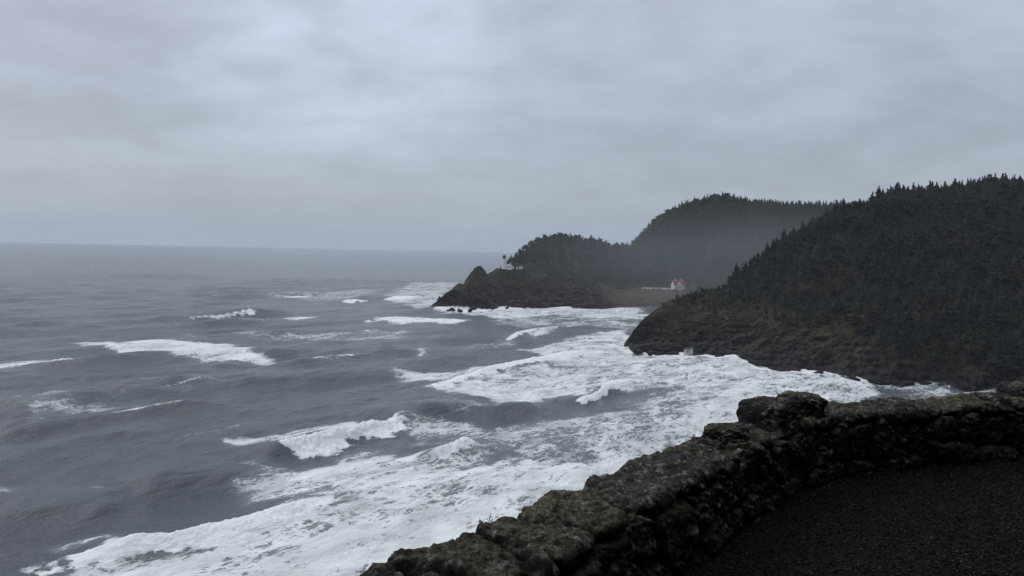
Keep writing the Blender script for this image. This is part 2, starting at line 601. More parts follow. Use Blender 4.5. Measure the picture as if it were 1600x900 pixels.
def knob(name, pts, y0, depth, label, cat='sea rock'):
    """a rounded crag: outline heights along x from the picture, given real depth"""
    xs = []; zs = []
    for px, py in pts:
        p = at_y(px, py, y0); xs.append(p[0]); zs.append(p[2])
    xs = np.array(xs); zs = np.array(zs)
    nu, nv = 170, 110
    x = np.linspace(xs[0], xs[-1], nu); top = np.interp(x, xs, zs)
    top = np.convolve(np.pad(top, 3, mode='edge'), np.ones(7) / 7, 'valid')
    v = np.linspace(-1, 1, nv)
    hw = depth * (0.35 + 0.65 * np.sin(np.linspace(0.12, math.pi - 0.12, nu)))
    X = x[:, None] + 0 * v[None]; Y = y0 + hw[:, None] * v[None]
    Z = -5 + (top[:, None] + 5) * (1 - np.abs(v[None]) ** 2.3)
    n = fbm(X * 0.11, Y * 0.11, Z * 0.08, 5, 0.6); n2 = fbm(X * 0.3 + 9, Y * 0.3, Z * 0.25, 4, 0.6)
    n3_ = np.abs(fbm(X * 0.2 + 3, Y * 0.2, Z * 0.2, 5, 0.65))
    Z = Z + n * 2.6 + n2 * 1.2 - n3_ * 3.4 + 0.8
    Y = Y - n * 2.5; X = X + n2 * 1.2
    o = mesh_obj(name, np.stack([X, Y, Z], -1).reshape(-1, 3), grid_faces(nu, nv), M_FAR, smooth=True)
    tag(o, label, cat)
    return o


knob('crag', [(712, 476), (722, 447), (733, 430), (742, 419), (750, 416), (756, 421), (762, 430), (775, 447), (790, 470)], 1010, 26,
     'pointed grey crag between the lighthouse slope and the sea')
knob('crag', [(694, 476), (703, 458), (711, 447), (719, 444), (727, 447), (736, 458), (748, 478)], 955, 20,
     'low brown crag just seaward of the pointed grey one')
knob('sea_rock', [(1462, 605), (1468, 602.5), (1478, 602), (1484, 606)], 462, 2.2, 'low dark rock awash beside the near headland shore, behind the wall')
knob('sea_rock', [(683, 468), (686, 463.5), (689, 466), (693, 470)], 985, 4, 'small dark rock in the surf off the far point')

# boulders washed by the surf along the foot of both headlands
def rock_mesh(seed):
    n = 14
    g1 = np.linspace(-1, 1, n); a, b = np.meshgrid(g1, g1, indexing='ij'); o1 = np.ones_like(a)
    Vs = []; Fs = []
    for q in ((a, b, o1), (b, a, -o1), (o1, a, b), (-o1, b, a), (b, o1, a), (a, -o1, b)):
        Fs.append(grid_faces(n, n) + len(Vs) * n * n); Vs.append(np.stack(q, -1).reshape(-1, 3))
    P = np.concatenate(Vs); P = P / ((np.abs(P) ** 3).sum(1) ** (1 / 3))[:, None]
    e = fbm(P[:, 0] * 1.3 + seed * 9, P[:, 1] * 1.3, P[:, 2] * 1.3, 4, 0.6) * 0.5 - np.abs(fbm(P[:, 0] * 2.6 + seed, P[:, 1] * 2.6, P[:, 2] * 2.6, 3)) * 0.35
    P = P * (1 + e)[:, None]; P[:, 2] *= 0.7
    return P, np.concatenate(Fs)


r_ = np.random.default_rng(12)
protos_r = []
for k in range(5):
    v_, f_ = rock_mesh(k + 1)
    protos_r.append(mesh_obj('shore_rock', v_, f_, M_NEAR, smooth=False))
for k in range(52):
    near_ = k < 44
    B_ = nb_base if near_ else fb_base
    q = r_.uniform(985, 1470) if near_ else r_.uniform(676, 900)
    yb = np.interp(q, [p[0] for p in B_], [p[1] for p in B_])
    p = at(q, yb + r_.uniform(0.2, 2.6) * (1 if near_ else 0.5), 0)
    o = protos_r[k] if k < 5 else protos_r[k % 5].copy()
    if k >= 5:
        COL.objects.link(o)
    sz_ = r_.uniform(0.8, 2.6) * (1 if near_ else 1.3)
    o.location = (p[0], p[1], sz_ * 0.1); o.scale = (sz_ * r_.uniform(0.8, 1.6), sz_ * r_.uniform(0.8, 1.4), sz_)
    o.rotation_euler = (r_.normal() * 0.2, r_.normal() * 0.2, r_.random() * 6.28)
    if near_:
        tag(o, 'small black boulder in the surf at the foot of the near headland', 'rock', 'boulders at the foot of the near headland')
    else:
        tag(o, 'small black boulder in the surf at the foot of the far rocky point', 'rock', 'boulders at the foot of the far point')

# ------------------------------------------------------------------ the sea
M_SEA, N = new_mat('sea_water')
pos = N.pos()
cov = N.attr('foam'); aer = N.attr('aerated')
# waves run towards the lower right, so crests lie along this direction: squash noise across it
ca, sa = math.cos(math.radians(52)), math.sin(math.radians(52))
rot = N.n('ShaderNodeVectorRotate', rotation_type='Z_AXIS'); N.l(pos, rot.inputs['Vector']); rot.inputs['Angle'].default_value = math.radians(-52)
al = N.scalev(rot.outputs[0], (0.45, 1.0, 1.0))
warp = N.n('ShaderNodeTexNoise'); N.l(pos, warp.inputs['Vector']); warp.inputs['Scale'].default_value = 0.22; warp.inputs['Detail'].default_value = 4
wv = N.vmath('SCALE', N.vmath('SUBTRACT', warp.outputs['Color'], (0.5, 0.5, 0.5)), scale=5.0)
alw = N.vmath('ADD', al, wv)
v1 = N.vor(alw, 0.13, 'DISTANCE_TO_EDGE').outputs['Distance']
v2 = N.vor(N.vmath('ADD', alw, (7, 3, 0)), 0.40, 'DISTANCE_TO_EDGE').outputs['Distance']
v3 = N.vor(N.vmath('ADD', alw, (2, 9, 0)), 0.95, 'DISTANCE_TO_EDGE').outputs['Distance']
lace3 = N.rng(v3, 0.0, 0.28, 1, 0, True)
lace = N.math('MAXIMUM', N.rng(v1, 0.0, 0.20, 1, 0, True), N.math('MULTIPLY', N.rng(v2, 0.0, 0.26, 1, 0, True), 0.85))
nl = N.noise(al, 0.055, 6, 0.6, 0.5)
nf = N.noise(al, 0.16, 8, 0.74, 0.5)
nf2 = N.noise(N.vmath('ADD', al, (3, 4, 0)), 0.62, 5, 0.68, 0.3)
fine = N.math('ADD', N.math('MULTIPLY', N.rng(nf, 0.32, 0.68), 0.55), N.math('MULTIPLY', N.rng(nf2, 0.30, 0.70), 0.45))
pat = N.math('ADD', N.math('ADD', N.math('MULTIPLY', lace, 0.30), N.math('MULTIPLY', lace3, 0.16)), N.math('MULTIPLY', fine, 0.58))
den_ = N.math('ADD', cov, N.math('MULTIPLY', N.math('SUBTRACT', nl, 0.5), N.rng(cov, 0.9, 1.15, 1.15, 0.2)))
val = N.math('ADD', pat, den_)
foam = N.math('MULTIPLY', N.rng(val, 0.99, 1.27, 0, 1, True), N.rng(cov, 0.04, 0.3, 0, 1))
water = N.mix(aer, (0.062, 0.072, 0.093), (0.20, 0.225, 0.235))
nop = N.noise(N.vmath('ADD', al, (21, 5, 0)), 0.10, 6, 0.66, 0.6)
opm = N.math('ADD', N.math('MULTIPLY', N.math('SUBTRACT', cov, 0.75), 1.3), N.math('MULTIPLY', N.math('SUBTRACT', nop, 0.5), 2.5))
opm = N.math('ADD', opm, 0.77, clamp=True)
foam = N.math('MULTIPLY', foam, N.rng(opm, 0.0, 1.0, 0.38, 1.0))
wpatch = N.noise(pos, 0.012, 4, 0.6)
water = N.mix(N.math('MULTIPLY', N.rng(wpatch, 0.4, 0.65), 0.35), water, (0.080, 0.091, 0.114))
fcol = N.mix(N.rng(nf, 0.3, 0.7), (0.66, 0.70, 0.74), (0.82, 0.83, 0.85))
col = N.mix(foam, water, fcol)
big = N.noise(N.scalev(rot.outputs[0], (0.4, 1.0, 1.0)), 0.11, 4, 0.6)
rip = N.math('ADD', N.math('MULTIPLY', big, 2.6), N.math('ADD', N.noise(al, 0.35, 6, 0.62), N.math('MULTIPLY', N.noise(N.scalev(rot.outputs[0], (0.6, 1.0, 1.0)), 1.3, 5, 0.6), 0.4)))
hb = N.math('ADD', rip, N.math('MULTIPLY', foam, 0.35))
nb_ = bump(N, hb, 0.75, 1.1)
finish(N, col, N.rng(foam, 0, 1, 0.21, 0.85), nb_, spec=N.rng(foam, 0, 1, 0.5, 0.15), IOR=1.333)

# azimuth measured from +Y towards +X
az = np.concatenate([np.radians(np.arange(-180, -44, 3.0)), np.radians(np.linspace(-44, 44, 1150)), np.radians(np.arange(47, 180, 3.0))])
NR_ = 820
inv = np.linspace(1 / 120.0, 1 / 15000.0, NR_)
rr = np.concatenate([[20, 60], 1 / inv])
A_, R_ = np.meshgrid(az, rr, indexing='ij')
X = R_ * np.sin(A_); Y = R_ * np.cos(A_)
shape = X.shape
X = X.ravel(); Y = Y.ravel(); RR = R_.ravel()
dr = np.gradient(rr); DR = np.broadcast_to(dr[None, :], shape).ravel()
front = (np.abs(A_) < math.radians(46)).ravel()
Z = np.zeros_like(X); COV = np.zeros_like(X); AER = np.zeros_like(X)

# wind sea and swell: sum of many sine trains
g_ = np.random.default_rng(21)
TH0 = math.radians(-38)           # travel direction
fx = fbm(X * 0.004, Y * 0.004, o=3); fy = fbm(X * 0.004 + 50, Y * 0.004 + 20, o=3)
grp = 0.55 + 0.9 * sstep(-0.35, 0.45, fbm(X * 0.006 + 9, Y * 0.006 + 3, o=3))
for k in range(46):
    lam = 6.0 * (95 / 6.0) ** g_.random()
    th = TH0 + g_.normal() * (0.16 + 0.35 * (1 - lam / 95))
    a = 0.0058 * lam ** 0.92 * (0.5 + g_.random())
    ph = g_.random() * 6.28
    kx, ky = math.cos(th) * 2 * math.pi / lam, math.sin(th) * 2 * math.pi / lam
    w = 1 - sstep(0.28, 0.5, DR / lam)
    q = np.sin(kx * (X + fx * 14) + ky * (Y + fy * 14) + ph)
    Z += a * w * (q + 0.25 * (2 * q * q - 1)) * (grp if lam > 18 else 1)
for lam, dth, a, ph in ((76, 0.05, 0.62, 0.4), (88, -0.07, 0.60, 2.1), (101, 0.10, 0.50, 4.4)):
    kx, ky = math.cos(TH0 + dth) * 2 * math.pi / lam, math.sin(TH0 + dth) * 2 * math.pi / lam
    w = 1 - sstep(0.25, 0.5, DR / lam)
    q = 0.5 + 0.5 * np.sin(kx * (X + fx * 20) + ky * (Y + fy * 20) + ph)
    Z += a * w * (2 * q ** 2.2 - 0.8)
Z = np.where(front, Z, 0)

# distance based calm near the sandy cove is not needed: add named crests
def polyline_sd(P, x, y):
    """signed distance to a polyline (positive on the shoreward, right-hand side) and position 0..1 along it"""
    best = np.full(x.shape, 1e9); sgn = np.zeros(x.shape); par = np.zeros(x.shape)
    seg = np.linalg.norm(np.diff(P[:, :2], axis=0), axis=1); cum = np.r_[0, np.cumsum(seg)]
    for i in range(len(P) - 1):
        a = P[i, :2]; b = P[i + 1, :2]; d = b - a; L = seg[i]
        t = ((x - a[0]) * d[0] + (y - a[1]) * d[1]) / (L * L)
        tc = np.clip(t, 0, 1)
        ex = x - a[0] - tc * d[0]; ey = y - a[1] - tc * d[1]
        dist = np.hypot(ex, ey)
        m = dist < best
        best = np.where(m, dist, best)
        sgn = np.where(m, ((x - a[0]) * d[1] - (y - a[1]) * d[0]) / L, sgn)
        par = np.where(m, (cum[i] + tc * L) / cum[-1], par)
    return np.where(sgn >= 0, best, -best), par


def curve(pts, n=40, z=0.0):
    P = np.array([at(px, py, z) for px, py in pts])
    k = np.arange(len(P)); t = np.linspace(0, len(P) - 1, n)
    Q = np.stack([np.interp(t, k, P[:, j]) for j in range(3)], -1)
    return smooth_rows(Q, max(1, n // 10))


CRESTS = [
    # points, height, back length, front length, foam width, foam cover, foam part (from, to along the crest)
    ([(-60, 690), (20, 678), (120, 657), (240, 641), (400, 631)], 2.4, 22, 6, 1.5, .6, (.45, .75)),
    ([(-40, 577), (0, 574), (110, 571), (240, 557), (400, 543)], 2.5, 28, 8, 4, .9, (0, .30)),
    ([(400, 580), (440, 574), (520, 562), (610, 549), (690, 546)], 2.6, 24, 7, 2.5, .9, (.3, .52)),
    ([(590, 666), (660, 646), (720, 640), (800, 640), (860, 648)], 2.8, 15, 6, .8, .3, (.55, .9)),
    ([(380, 726), (440, 706), (500, 688), (560, 674), (606, 659)], 3.6, 11, 4.5, 12, 1.0, (.24, 1)),
    ([(250, 505), (320, 498), (400, 491), (470, 489)], 2.0, 32, 10, 2, .6, (.2, .7)),
    ([(435, 468), (462, 463), (490, 461)], 2.4, 26, 12, 3, 1.0, (.1, .9)),
    ([(525, 475), (545, 471), (570, 469)], 2.0, 26, 12, 9, 1.0, (.2, .9)),
    ([(590, 470), (620, 466), (660, 462)], 2.0, 26, 12, 10, 1.0, (.1, .9)),
    ([(880, 634), (920, 622), (960, 604), (1003, 592)], 2.4, 10, 4, 4, 1.0, (.1, 1)),
    ([(670, 724), (700, 714), (737, 697)], 2.2, 9, 4, 5, 1.0, (.15, .95)),
    ([(640, 622), (700, 600), (790, 573), (850, 561), (930, 548)], 2.2, 16, 7, 9, 1.0, (.1, .95)),
    ([(200, 772), (300, 752), (390, 738)], 1.4, 14, 6, 0, 0, (0, 0)),
    ([(90, 870), (190, 852), (290, 846), (380, 826), (440, 806), (500, 786)], 1.6, 10, 4.5, 9, 1.0, (.02, 1)),
    ([(330, 548), (430, 553), (470, 548)], 1.2, 20, 10, 0, 0, (0, 0)),
    ([(-20, 650), (80, 636), (190, 620)], 1.3, 22, 8, 0, 0, (0, 0)),
    ([(160, 624), (260, 612), (340, 597)], 1.3, 26, 12, 1.5, .5, (.4, .9)),
    ([(560, 500), (640, 502), (720, 505)], 1.5, 26, 12, 8, 1.0, (.05, .95)),
    ([(780, 535), (830, 520), (890, 512)], 1.4, 18, 8, 2, .7, (.1, .6)),
    ([(-20, 812), (90, 800), (200, 790)], 1.0, 14, 7, 0, 0, (0, 0)),
    ([(870, 752), (905, 738), (925, 728)], 1.2, 7, 4, 4, .95, (0, 1)),
    ([(60, 520), (200, 512), (330, 500)], 1.4, 40, 16, 0, 0, (0, 0)),
    ([(640, 536), (720, 528), (800, 520)], 1.2, 22, 10, 0, 0, (0, 0)),
]
for pts, h, lb, lf, fw, fc, (s0, s1) in CRESTS:
    P = curve(pts)
    pad = max(lb * 3, 40)
    m = (X > P[:, 0].min() - pad) & (X < P[:, 0].max() + pad) & (Y > P[:, 1].min() - pad) & (Y < P[:, 1].max() + pad)
    idx = np.nonzero(m)[0]
    if not len(idx):
        continue
    x, y = X[idx], Y[idx]
    wob = fbm(x * 0.05, y * 0.05, o=3) * 2.5
    d, s = polyline_sd(P, x + wob, y + wob * 0.6)
    endf = np.clip(np.minimum(s, 1 - s) / 0.22, 0, 1); endf = endf * endf * (3 - 2 * endf)
    crest = np.where(d < 0, np.exp(-(d / lb) ** 2), np.exp(-(d / lf) ** 2))
    trough = -0.28 * np.exp(-((d - 2.4 * lf) / (1.6 * lf)) ** 2)
    Z[idx] += (crest + trough) * (1.3 if fc > .85 else 2.0) * h * endf * (0.85 + 0.3 * fbm(x * 0.04 + 4, y * 0.04, o=2))
    if fw > 0:
        rag = fbm(x * 0.16 + 70, y * 0.16, o=4) * 0.55 + fbm(x * 0.045 + 5, y * 0.045, o=2) * 0.5
        w = np.maximum(fw, 1.5 * DR[idx]) * (1 + rag)
        along = sstep(s0 - 0.06, s0 + 0.06, s + rag * 0.06) * (1 - sstep(s1 - 0.05, s1 + 0.05, s + rag * 0.06))
        cf = sstep(-1.6, -0.2, d) * (1 - sstep(w * 0.5, w * 1.15 + 0.3, d)) * along * fc
        COV[idx] = np.maximum(COV[idx], cf * 1.25)
        if fc > 0.85:
            lump = (fbm(x * 0.45, y * 0.45, o=4, gain=0.6) + 0.25) * 0.75
            Z[idx] += lump * np.clip(cf, 0, 1) * (h / 2.2)


def poly_cover(pts, soft):
    P = np.array([at(px, py, 0)[:2] for px, py in pts])
    pad = soft * 2 + 25
    m = (X > P[:, 0].min() - pad) & (X < P[:, 0].max() + pad) & (Y > P[:, 1].min() - pad) & (Y < P[:, 1].max() + pad) & front
    idx = np.nonzero(m)[0]
    x = X[idx]; y = Y[idx]
    sc = min(1.0, soft / 6.0)
    x = x + (fbm(x * 0.03 + 8, y * 0.03, o=4) * 13 + fbm(x * 0.14, y * 0.14 + 9, o=3) * 3.5) * sc
    y = y + (fbm(x * 0.03, y * 0.03 + 77, o=4) * 16 + fbm(x * 0.14 + 3, y * 0.14, o=3) * 4.0) * sc
    inside = np.zeros(len(x), bool); dist = np.full(len(x), 1e9)
    n = len(P)
    for i in range(n):
        a = P[i]; b = P[(i + 1) % n]
        c = ((a[1] > y) != (b[1] > y))
        with np.errstate(divide='ignore', invalid='ignore'):
            xx = (b[0] - a[0]) * (y - a[1]) / (b[1] - a[1] + 1e-12) + a[0]
        inside ^= c & (x < xx)
        d = b - a; t = np.clip(((x - a[0]) * d[0] + (y - a[1]) * d[1]) / (d @ d + 1e-9), 0, 1)
        dist = np.minimum(dist, np.hypot(x - a[0] - t * d[0], y - a[1] - t * d[1]))
    sd = np.where(inside, dist, -dist)
    return idx, sstep(-soft * 0.9, soft * 1.5, sd)


FOAM = [
    (.58, 9, [(840, 566), (900, 555), (1060, 575), (1080, 605), (960, 604), (880, 592)]),
    # level, softness in metres, outline
    (.75, 7, [(104, 868), (200, 850), (300, 843), (390, 826), (450, 805), (500, 790), (545, 765), (560, 735), (620, 728), (760, 720), (900, 712), (1010, 690), (1140, 600), (1500, 700), (1500, 1100), (0, 1100), (60, 960)]),
    (.70, 9, [(420, 800), (365, 800), (370, 760), (385, 735), (450, 722), (560, 700), (650, 705), (760, 690), (800, 760), (560, 800)]),
    (.64, 6, [(352, 800), (358, 745), (400, 716), (450, 714), (500, 740), (470, 790)]),
    (.52, 10, [(690, 705), (640, 672), (680, 655), (800, 652), (900, 640), (1010, 640), (1200, 620), (1200, 760), (900, 735)]),
    (.58, 9, [(860, 700), (900, 670), (1000, 640), (1100, 590), (1330, 590), (1400, 640), (1150, 720), (930, 735)]),
    (.69, 7, [(805, 545), (870, 528), (940, 516), (985, 510), (1000, 535), (1050, 545), (1100, 550), (1190, 560), (1260, 573), (1330, 585), (1390, 594), (1370, 640), (1150, 640), (1040, 600), (960, 585), (850, 566)]),
    (.70, 6, [(655, 606), (720, 592), (790, 576), (850, 568), (960, 590), (1000, 604), (950, 622), (820, 630), (720, 624)]),
    (.72, 6, [(585, 578), (680, 577), (790, 572), (760, 590), (690, 600), (640, 592)]),
    (.56, 9, [(1000, 560), (1150, 570), (1250, 600), (1200, 660), (1000, 655), (960, 625), (1010, 598)]),
    (.80, 5, [(110, 535), (170, 531), (240, 533), (320, 535), (372, 536), (378, 545), (440, 560), (425, 567), (330, 563), (240, 556), (180, 548)]),
    (.62, 5, [(-20, 570), (60, 564), (100, 567), (60, 574), (-20, 577)]),
    (.72, 6, [(412, 494), (450, 493), (500, 497), (470, 502), (430, 501)]),
    (.85, 6, [(565, 496), (620, 493), (690, 498), (750, 500), (700, 507), (620, 505)]),
    (.60, 9, [(600, 470), (640, 456), (690, 455), (715, 470), (680, 484), (640, 480)]),
    (.55, 14, [(590, 462), (640, 440), (720, 440), (720, 460), (660, 470)]),
    (.68, 7, [(660, 484), (760, 480), (860, 476), (1010, 478), (1015, 500), (960, 498), (860, 492), (780, 500), (730, 492)]),
    (.50, 8, [(760, 500), (860, 488), (1010, 500), (1000, 515), (900, 512), (840, 520), (800, 512)]),
    (.62, 4, [(810, 522), (840, 513), (890, 508), (870, 520), (830, 530)]),
    (.72, 3, [(313, 692), (400, 684), (470, 672), (560, 669), (560, 678), (480, 688), (430, 694), (380, 700)]),
    (.76, 3, [(80, 835), (150, 822), (190, 832), (200, 850), (150, 856), (140, 838), (100, 845)]),
    (.6, 4, [(150, 846), (240, 842), (290, 852), (230, 862), (160, 866)]),
    (.55, 3, [(-20, 754), (40, 756), (30, 766), (-20, 766)]),
    (.50, 6, [(-20, 630), (60, 615), (170, 632), (240, 628), (190, 645), (60, 650)]),
    (.40, 5, [(230, 618), (340, 596), (370, 600), (280, 616)]),
    (.45, 8, [(400, 462), (440, 458), (500, 458), (560, 450), (600, 455), (560, 466), (480, 470)]),
    (.48, 6, [(240, 517), (340, 521), (440, 524), (520, 520), (640, 512), (650, 517), (520, 528), (380, 530)]),
    (.42, 5, [(490, 530), (580, 522), (650, 520), (640, 527), (540, 534)]),
    (.62, 4, [(640, 560), (652, 540), (660, 535), (668, 545), (662, 562)]),
    (.45, 4, [(470, 570), (500, 583), (490, 590), (472, 580)]),
    (.42, 6, [(700, 545), (800, 528), (810, 534), (740, 550)]),
    (.62, 6, [(630, 680), (640, 655), (700, 650), (790, 655), (720, 668), (660, 690)]),
    (.44, 9, [(1380, 600), (1560, 606), (1590, 622), (1480, 640), (1390, 640)]),
    (.38, 10, [(560, 640), (640, 634), (760, 628), (900, 636), (800, 646), (640, 648)]),
    (.45, 4, [(320, 462), (360, 458), (372, 460), (340, 465)]),
    (.36, 5, [(120, 760), (220, 770), (160, 780), (100, 772)]),
]
for lev, soft, pts in FOAM:
    idx, c = poly_cover(pts, soft)
    COV[idx] = np.maximum(COV[idx], c * lev)
    AER[idx] = np.maximum(AER[idx], sstep(0, 1, c) * min(1.0, lev * 0.95))
# surf against the rocks
for pts, wd_, lev in (([(960, 541)] + nb_base[1:10], 22, .88), ([(664, 482)] + fb_base[1:9], 13, .9)):
    P = np.array([at(px, py, 0) for px, py in pts])
    m = (X > P[:, 0].min() - 60) & (X < P[:, 0].max() + 60) & (Y > P[:, 1].min() - 60) & (Y < P[:, 1].max() + 60)
    idx = np.nonzero(m)[0]
    d, s = polyline_sd(P, X[idx], Y[idx])
    w = wd_ * (1 + fbm(X[idx] * 0.03, Y[idx] * 0.03, o=3) * 1.1)
    COV[idx] = np.maximum(COV[idx], (1 - sstep(w * 0.3, w, np.abs(d))) * lev * (1 - 0.55 * sstep(.5, .85, s)))
# whitecaps and old foam streaks on the open sea
strk = fbm((X * ca + Y * sa) * 0.010, (-X * sa + Y * ca) * 0.05, o=5)
COV = np.maximum(COV, 0.30 * sstep(0.30, 0.6, strk) * front * sstep(180, 320, RR) * (1 - sstep(700, 1500, RR)))
caps = sstep(0.9, 1.6, Z) * sstep(0.05, 0.35, fbm(X * 0.02 + 3, Y * 0.02 + 90, o=3)) * (RR > 330) * (RR < 1600)
COV = np.maximum(COV, 0.34 * caps)
# choppy white water has relief
lump = fbm(X * 0.22 + 40, Y * 0.22, o=4, gain=0.6)
Z += np.where(DR < 3.0, lump * 0.42 * sstep(0.45, 0.95, COV), 0)
V = np.stack([X, Y, Z], -1)
sea = mesh_obj('sea', V, grid_faces(shape[0], shape[1], True), M_SEA, smooth=True, attrs={'foam': COV, 'aerated': AER * 0.9})
tag(sea, 'grey ocean with breaking swell and white surf', 'sea', kind='structure')

# ------------------------------------------------------------------ trees


def conifer_arrays(seed, whorls, per, h=1.0, rad=0.24, lean=0.0, gappy=0.15, droop=0.35, bare=0.10, core=True):
    """unit-height conifer: whorls of drooping, toothed sprays of needles"""
    r = random.Random(seed)
    v = []; f = []
    for w in range(whorls):
        t = (w + 0.3) / whorls
        z0 = bare + (1 - bare) * t
        L = rad * (1 - t) ** 0.85 * (0.75 + 0.5 * r.random()) + 0.012
        if t < 0.12:
            L *= 0.75
        for k in range(per):
            if r.random() < gappy:
                continue
            a = 2 * math.pi * (k + r.random() * 0.7) / per + w * 1.3
            l = L * (0.6 + 0.6 * r.random())
            dz_ = -droop * l * (0.6 + 0.8 * r.random()) + (0.4 * l if t > 0.8 else 0)
            wd2 = l * (0.34 + 0.2 * r.random())
            ca_, sa_ = math.cos(a), math.sin(a)
            zz = z0 + (r.random() - 0.5) * 0.6 / whorls
            base_ = (0, 0, zz + 0.03)
            mid = 0.55
            o = len(v)
            v += [base_,
                  (ca_ * l * mid - sa_ * wd2 * 0.5, sa_ * l * mid + ca_ * wd2 * 0.5, zz + dz_ * 0.6 - 0.02),
                  (ca_ * l, sa_ * l, zz + dz_ * 0.75 + 0.01),
                  (ca_ * l * mid + sa_ * wd2 * 0.5, sa_ * l * mid - ca_ * wd2 * 0.5, zz + dz_ * 0.6 - 0.02),
                  (ca_ * l * mid, sa_ * l * mid, zz + dz_ * 0.25 + 0.03)]
            f += [(o, o + 1, o + 4), (o + 1, o + 2, o + 4), (o + 2, o + 3, o + 4), (o + 3, o, o + 4)]
    if core:
        o = len(v); n = 6
        for (rr_, z) in ((rad * 0.38, bare + 0.05), (rad * 0.22, 0.55), (0.004, 1.0)):
            for k in range(n):
                a = 2 * math.pi * k / n
                q = rr_ * (0.8 + 0.4 * r.random())
                v.append((q * math.cos(a), q * math.sin(a), z))
        for i in range(2):
            for k in range(n):
                k2 = (k + 1) % n
                f.append((o + i * n + k, o + i * n + k2, o + (i + 1) * n + k2))
                f.append((o + i * n + k, o + (i + 1) * n + k2, o + (i + 1) * n + k))
    v = np.array(v); f = np.array(f)
    v[:, 0] += lean * v[:, 2] ** 2
    return v * h, f


def windswept_arrays(seed, clumps=16, tris=26, w=0.42):
    """unit-height round-topped coastal tree: clumps of leaf faces on limbs"""
    r = np.random.default_rng(seed)
    v = []; f = []
    for c in range(clumps):
        a = r.random() * 6.28; q = math.sqrt(r.random()) * w * 0.75
        zc = 0.20 + 0.70 * r.random() * (1 - 0.5 * (q / w) ** 2)
        cc = np.array([q * math.cos(a) + 0.06 * zc, q * math.sin(a), zc])
        rad = 0.10 + 0.10 * r.random()
        for k in range(tris):
            d = r.normal(size=3); d /= np.linalg.norm(d)
            if d[2] < -0.5:
                d[2] *= -1
            p = cc + d * rad * (0.7 + 0.4 * r.random()) * np.array([1.0, 1.0, 1.0])
            e1 = r.normal(size=3); e1 -= d * (e1 @ d) * 0.6; e1 /= np.linalg.norm(e1)
            e2 = np.cross(d, e1)
            s = 0.055 + 0.05 * r.random()
            o = len(v)
            v += [p + e1 * s, p - e1 * s * 0.6 + e2 * s * 0.8, p - e1 * s * 0.6 - e2 * s * 0.8]
            f.append((o, o + 1, o + 2))
    return np.array(v), np.array(f)


def merge(templates, P, H, rnd, wscale=(0.85, 1.25)):
    Vs = []; Fs = []; Ts = []; off = 0
    which = rnd.integers(0, len(templates), len(P))
    for ti, (tv, tf) in enumerate(templates):
        ix = np.nonzero(which == ti)[0]
        if not len(ix):
            continue
        a = rnd.random(len(ix)) * 6.283; ws = rnd.uniform(*wscale, len(ix)); h = H[ix]
        c, s = np.cos(a), np.sin(a)
        x = (tv[None, :, 0] * c[:, None] - tv[None, :, 1] * s[:, None]) * (h * ws)[:, None] + P[ix, 0][:, None]
        y = (tv[None, :, 0] * s[:, None] + tv[None, :, 1] * c[:, None]) * (h * ws)[:, None] + P[ix, 1][:, None]
        z = tv[None, :, 2] * h[:, None] + P[ix, 2][:, None]
        Vs.append(np.stack([x, y, z], -1).reshape(-1, 3))
        F = tf[None] + (np.arange(len(ix)) * len(tv))[:, None, None]
        Fs.append(F.reshape(-1, 3) + off); off += len(ix) * len(tv)
        Ts.append(np.repeat(rnd.random(len(ix)), len(tv)))
    return np.concatenate(Vs), np.concatenate(Fs), np.concatenate(Ts)


def scatter(G, T, n, rnd, cond, spacing):
    """area-weighted random points on a loft, thinned to a minimum spacing"""
    A = G[:-1, :-1]; B = G[1:, :-1]; D = G[:-1, 1:]
    area = np.linalg.norm(np.cross(B - A, D - A), axis=-1)
    p = area.ravel() / area.sum()
    c = rnd.choice(len(p), n, p=p)
    i, j = np.divmod(c, area.shape[1])
    u = rnd.random(n)[:, None]; w = rnd.random(n)[:, None]
    P = A[i, j] + (B[i, j] - A[i, j]) * u + (D[i, j] - A[i, j]) * w
    t = T[i, j]; s = i / G.shape[0]
    ok = cond(P, t, s)
    P, t, s = P[ok], t[ok], s[ok]
    cell = {}
    keep = []
    for k in range(len(P)):
        key = (int(P[k, 0] // spacing), int(P[k, 1] // spacing))
        bad = False
        for a in (-1, 0, 1):
            for b in (-1, 0, 1):
                for q in cell.get((key[0] + a, key[1] + b), ()):
                    if (P[q, 0] - P[k, 0]) ** 2 + (P[q, 1] - P[k, 1]) ** 2 < spacing ** 2:
                        bad = True
        if not bad:
            cell.setdefault(key, []).append(k); keep.append(k)
    return P[keep], t[keep], s[keep]


def to_px(P):
    d = P - CPOS
    z = d @ CF
    return 800 + FPX * (d @ CR) / z, 450 - FPX * (d @ CU) / z, z


def conifer_root(name, v, f, trunk_h, trunk_r, mat):
    root = empty(name, (0, 0, 0))
    tr = MB(); tr.lathe((0, 0, -0.06), [(trunk_r, 0), (trunk_r * 0.8, 0.3), (trunk_r * 0.5, 0.6), (trunk_r * 0.15, trunk_h)], 6)
    tr.build('trunk', M_BARK, root)
    mesh_obj('crown', v, f, mat, root, attrs={'tint': np.full(len(v), 0.5)})
    return root


def dup(root):
    r = root.copy(); COL.objects.link(r)
    for ch in root.children:
        c = ch.copy(); COL.objects.link(c); c.parent = r
    return r


def horizon_of(G, T, t_lo, t_hi):
    """skyline row of a loft in picture columns: the lowest pixel row per column"""
    P = G[(T >= t_lo) & (T <= t_hi)]
    px, py, _ = to_px(P)
    cols = np.arange(600, 1800, 4)
    top = np.full(len(cols), 1e9)
    k = np.clip(((px - 600) / 4).astype(int), 0, len(cols) - 1)
    np.minimum.at(top, k, py)
    return cols, top


# near headland
rn = np.random.default_rng(101)


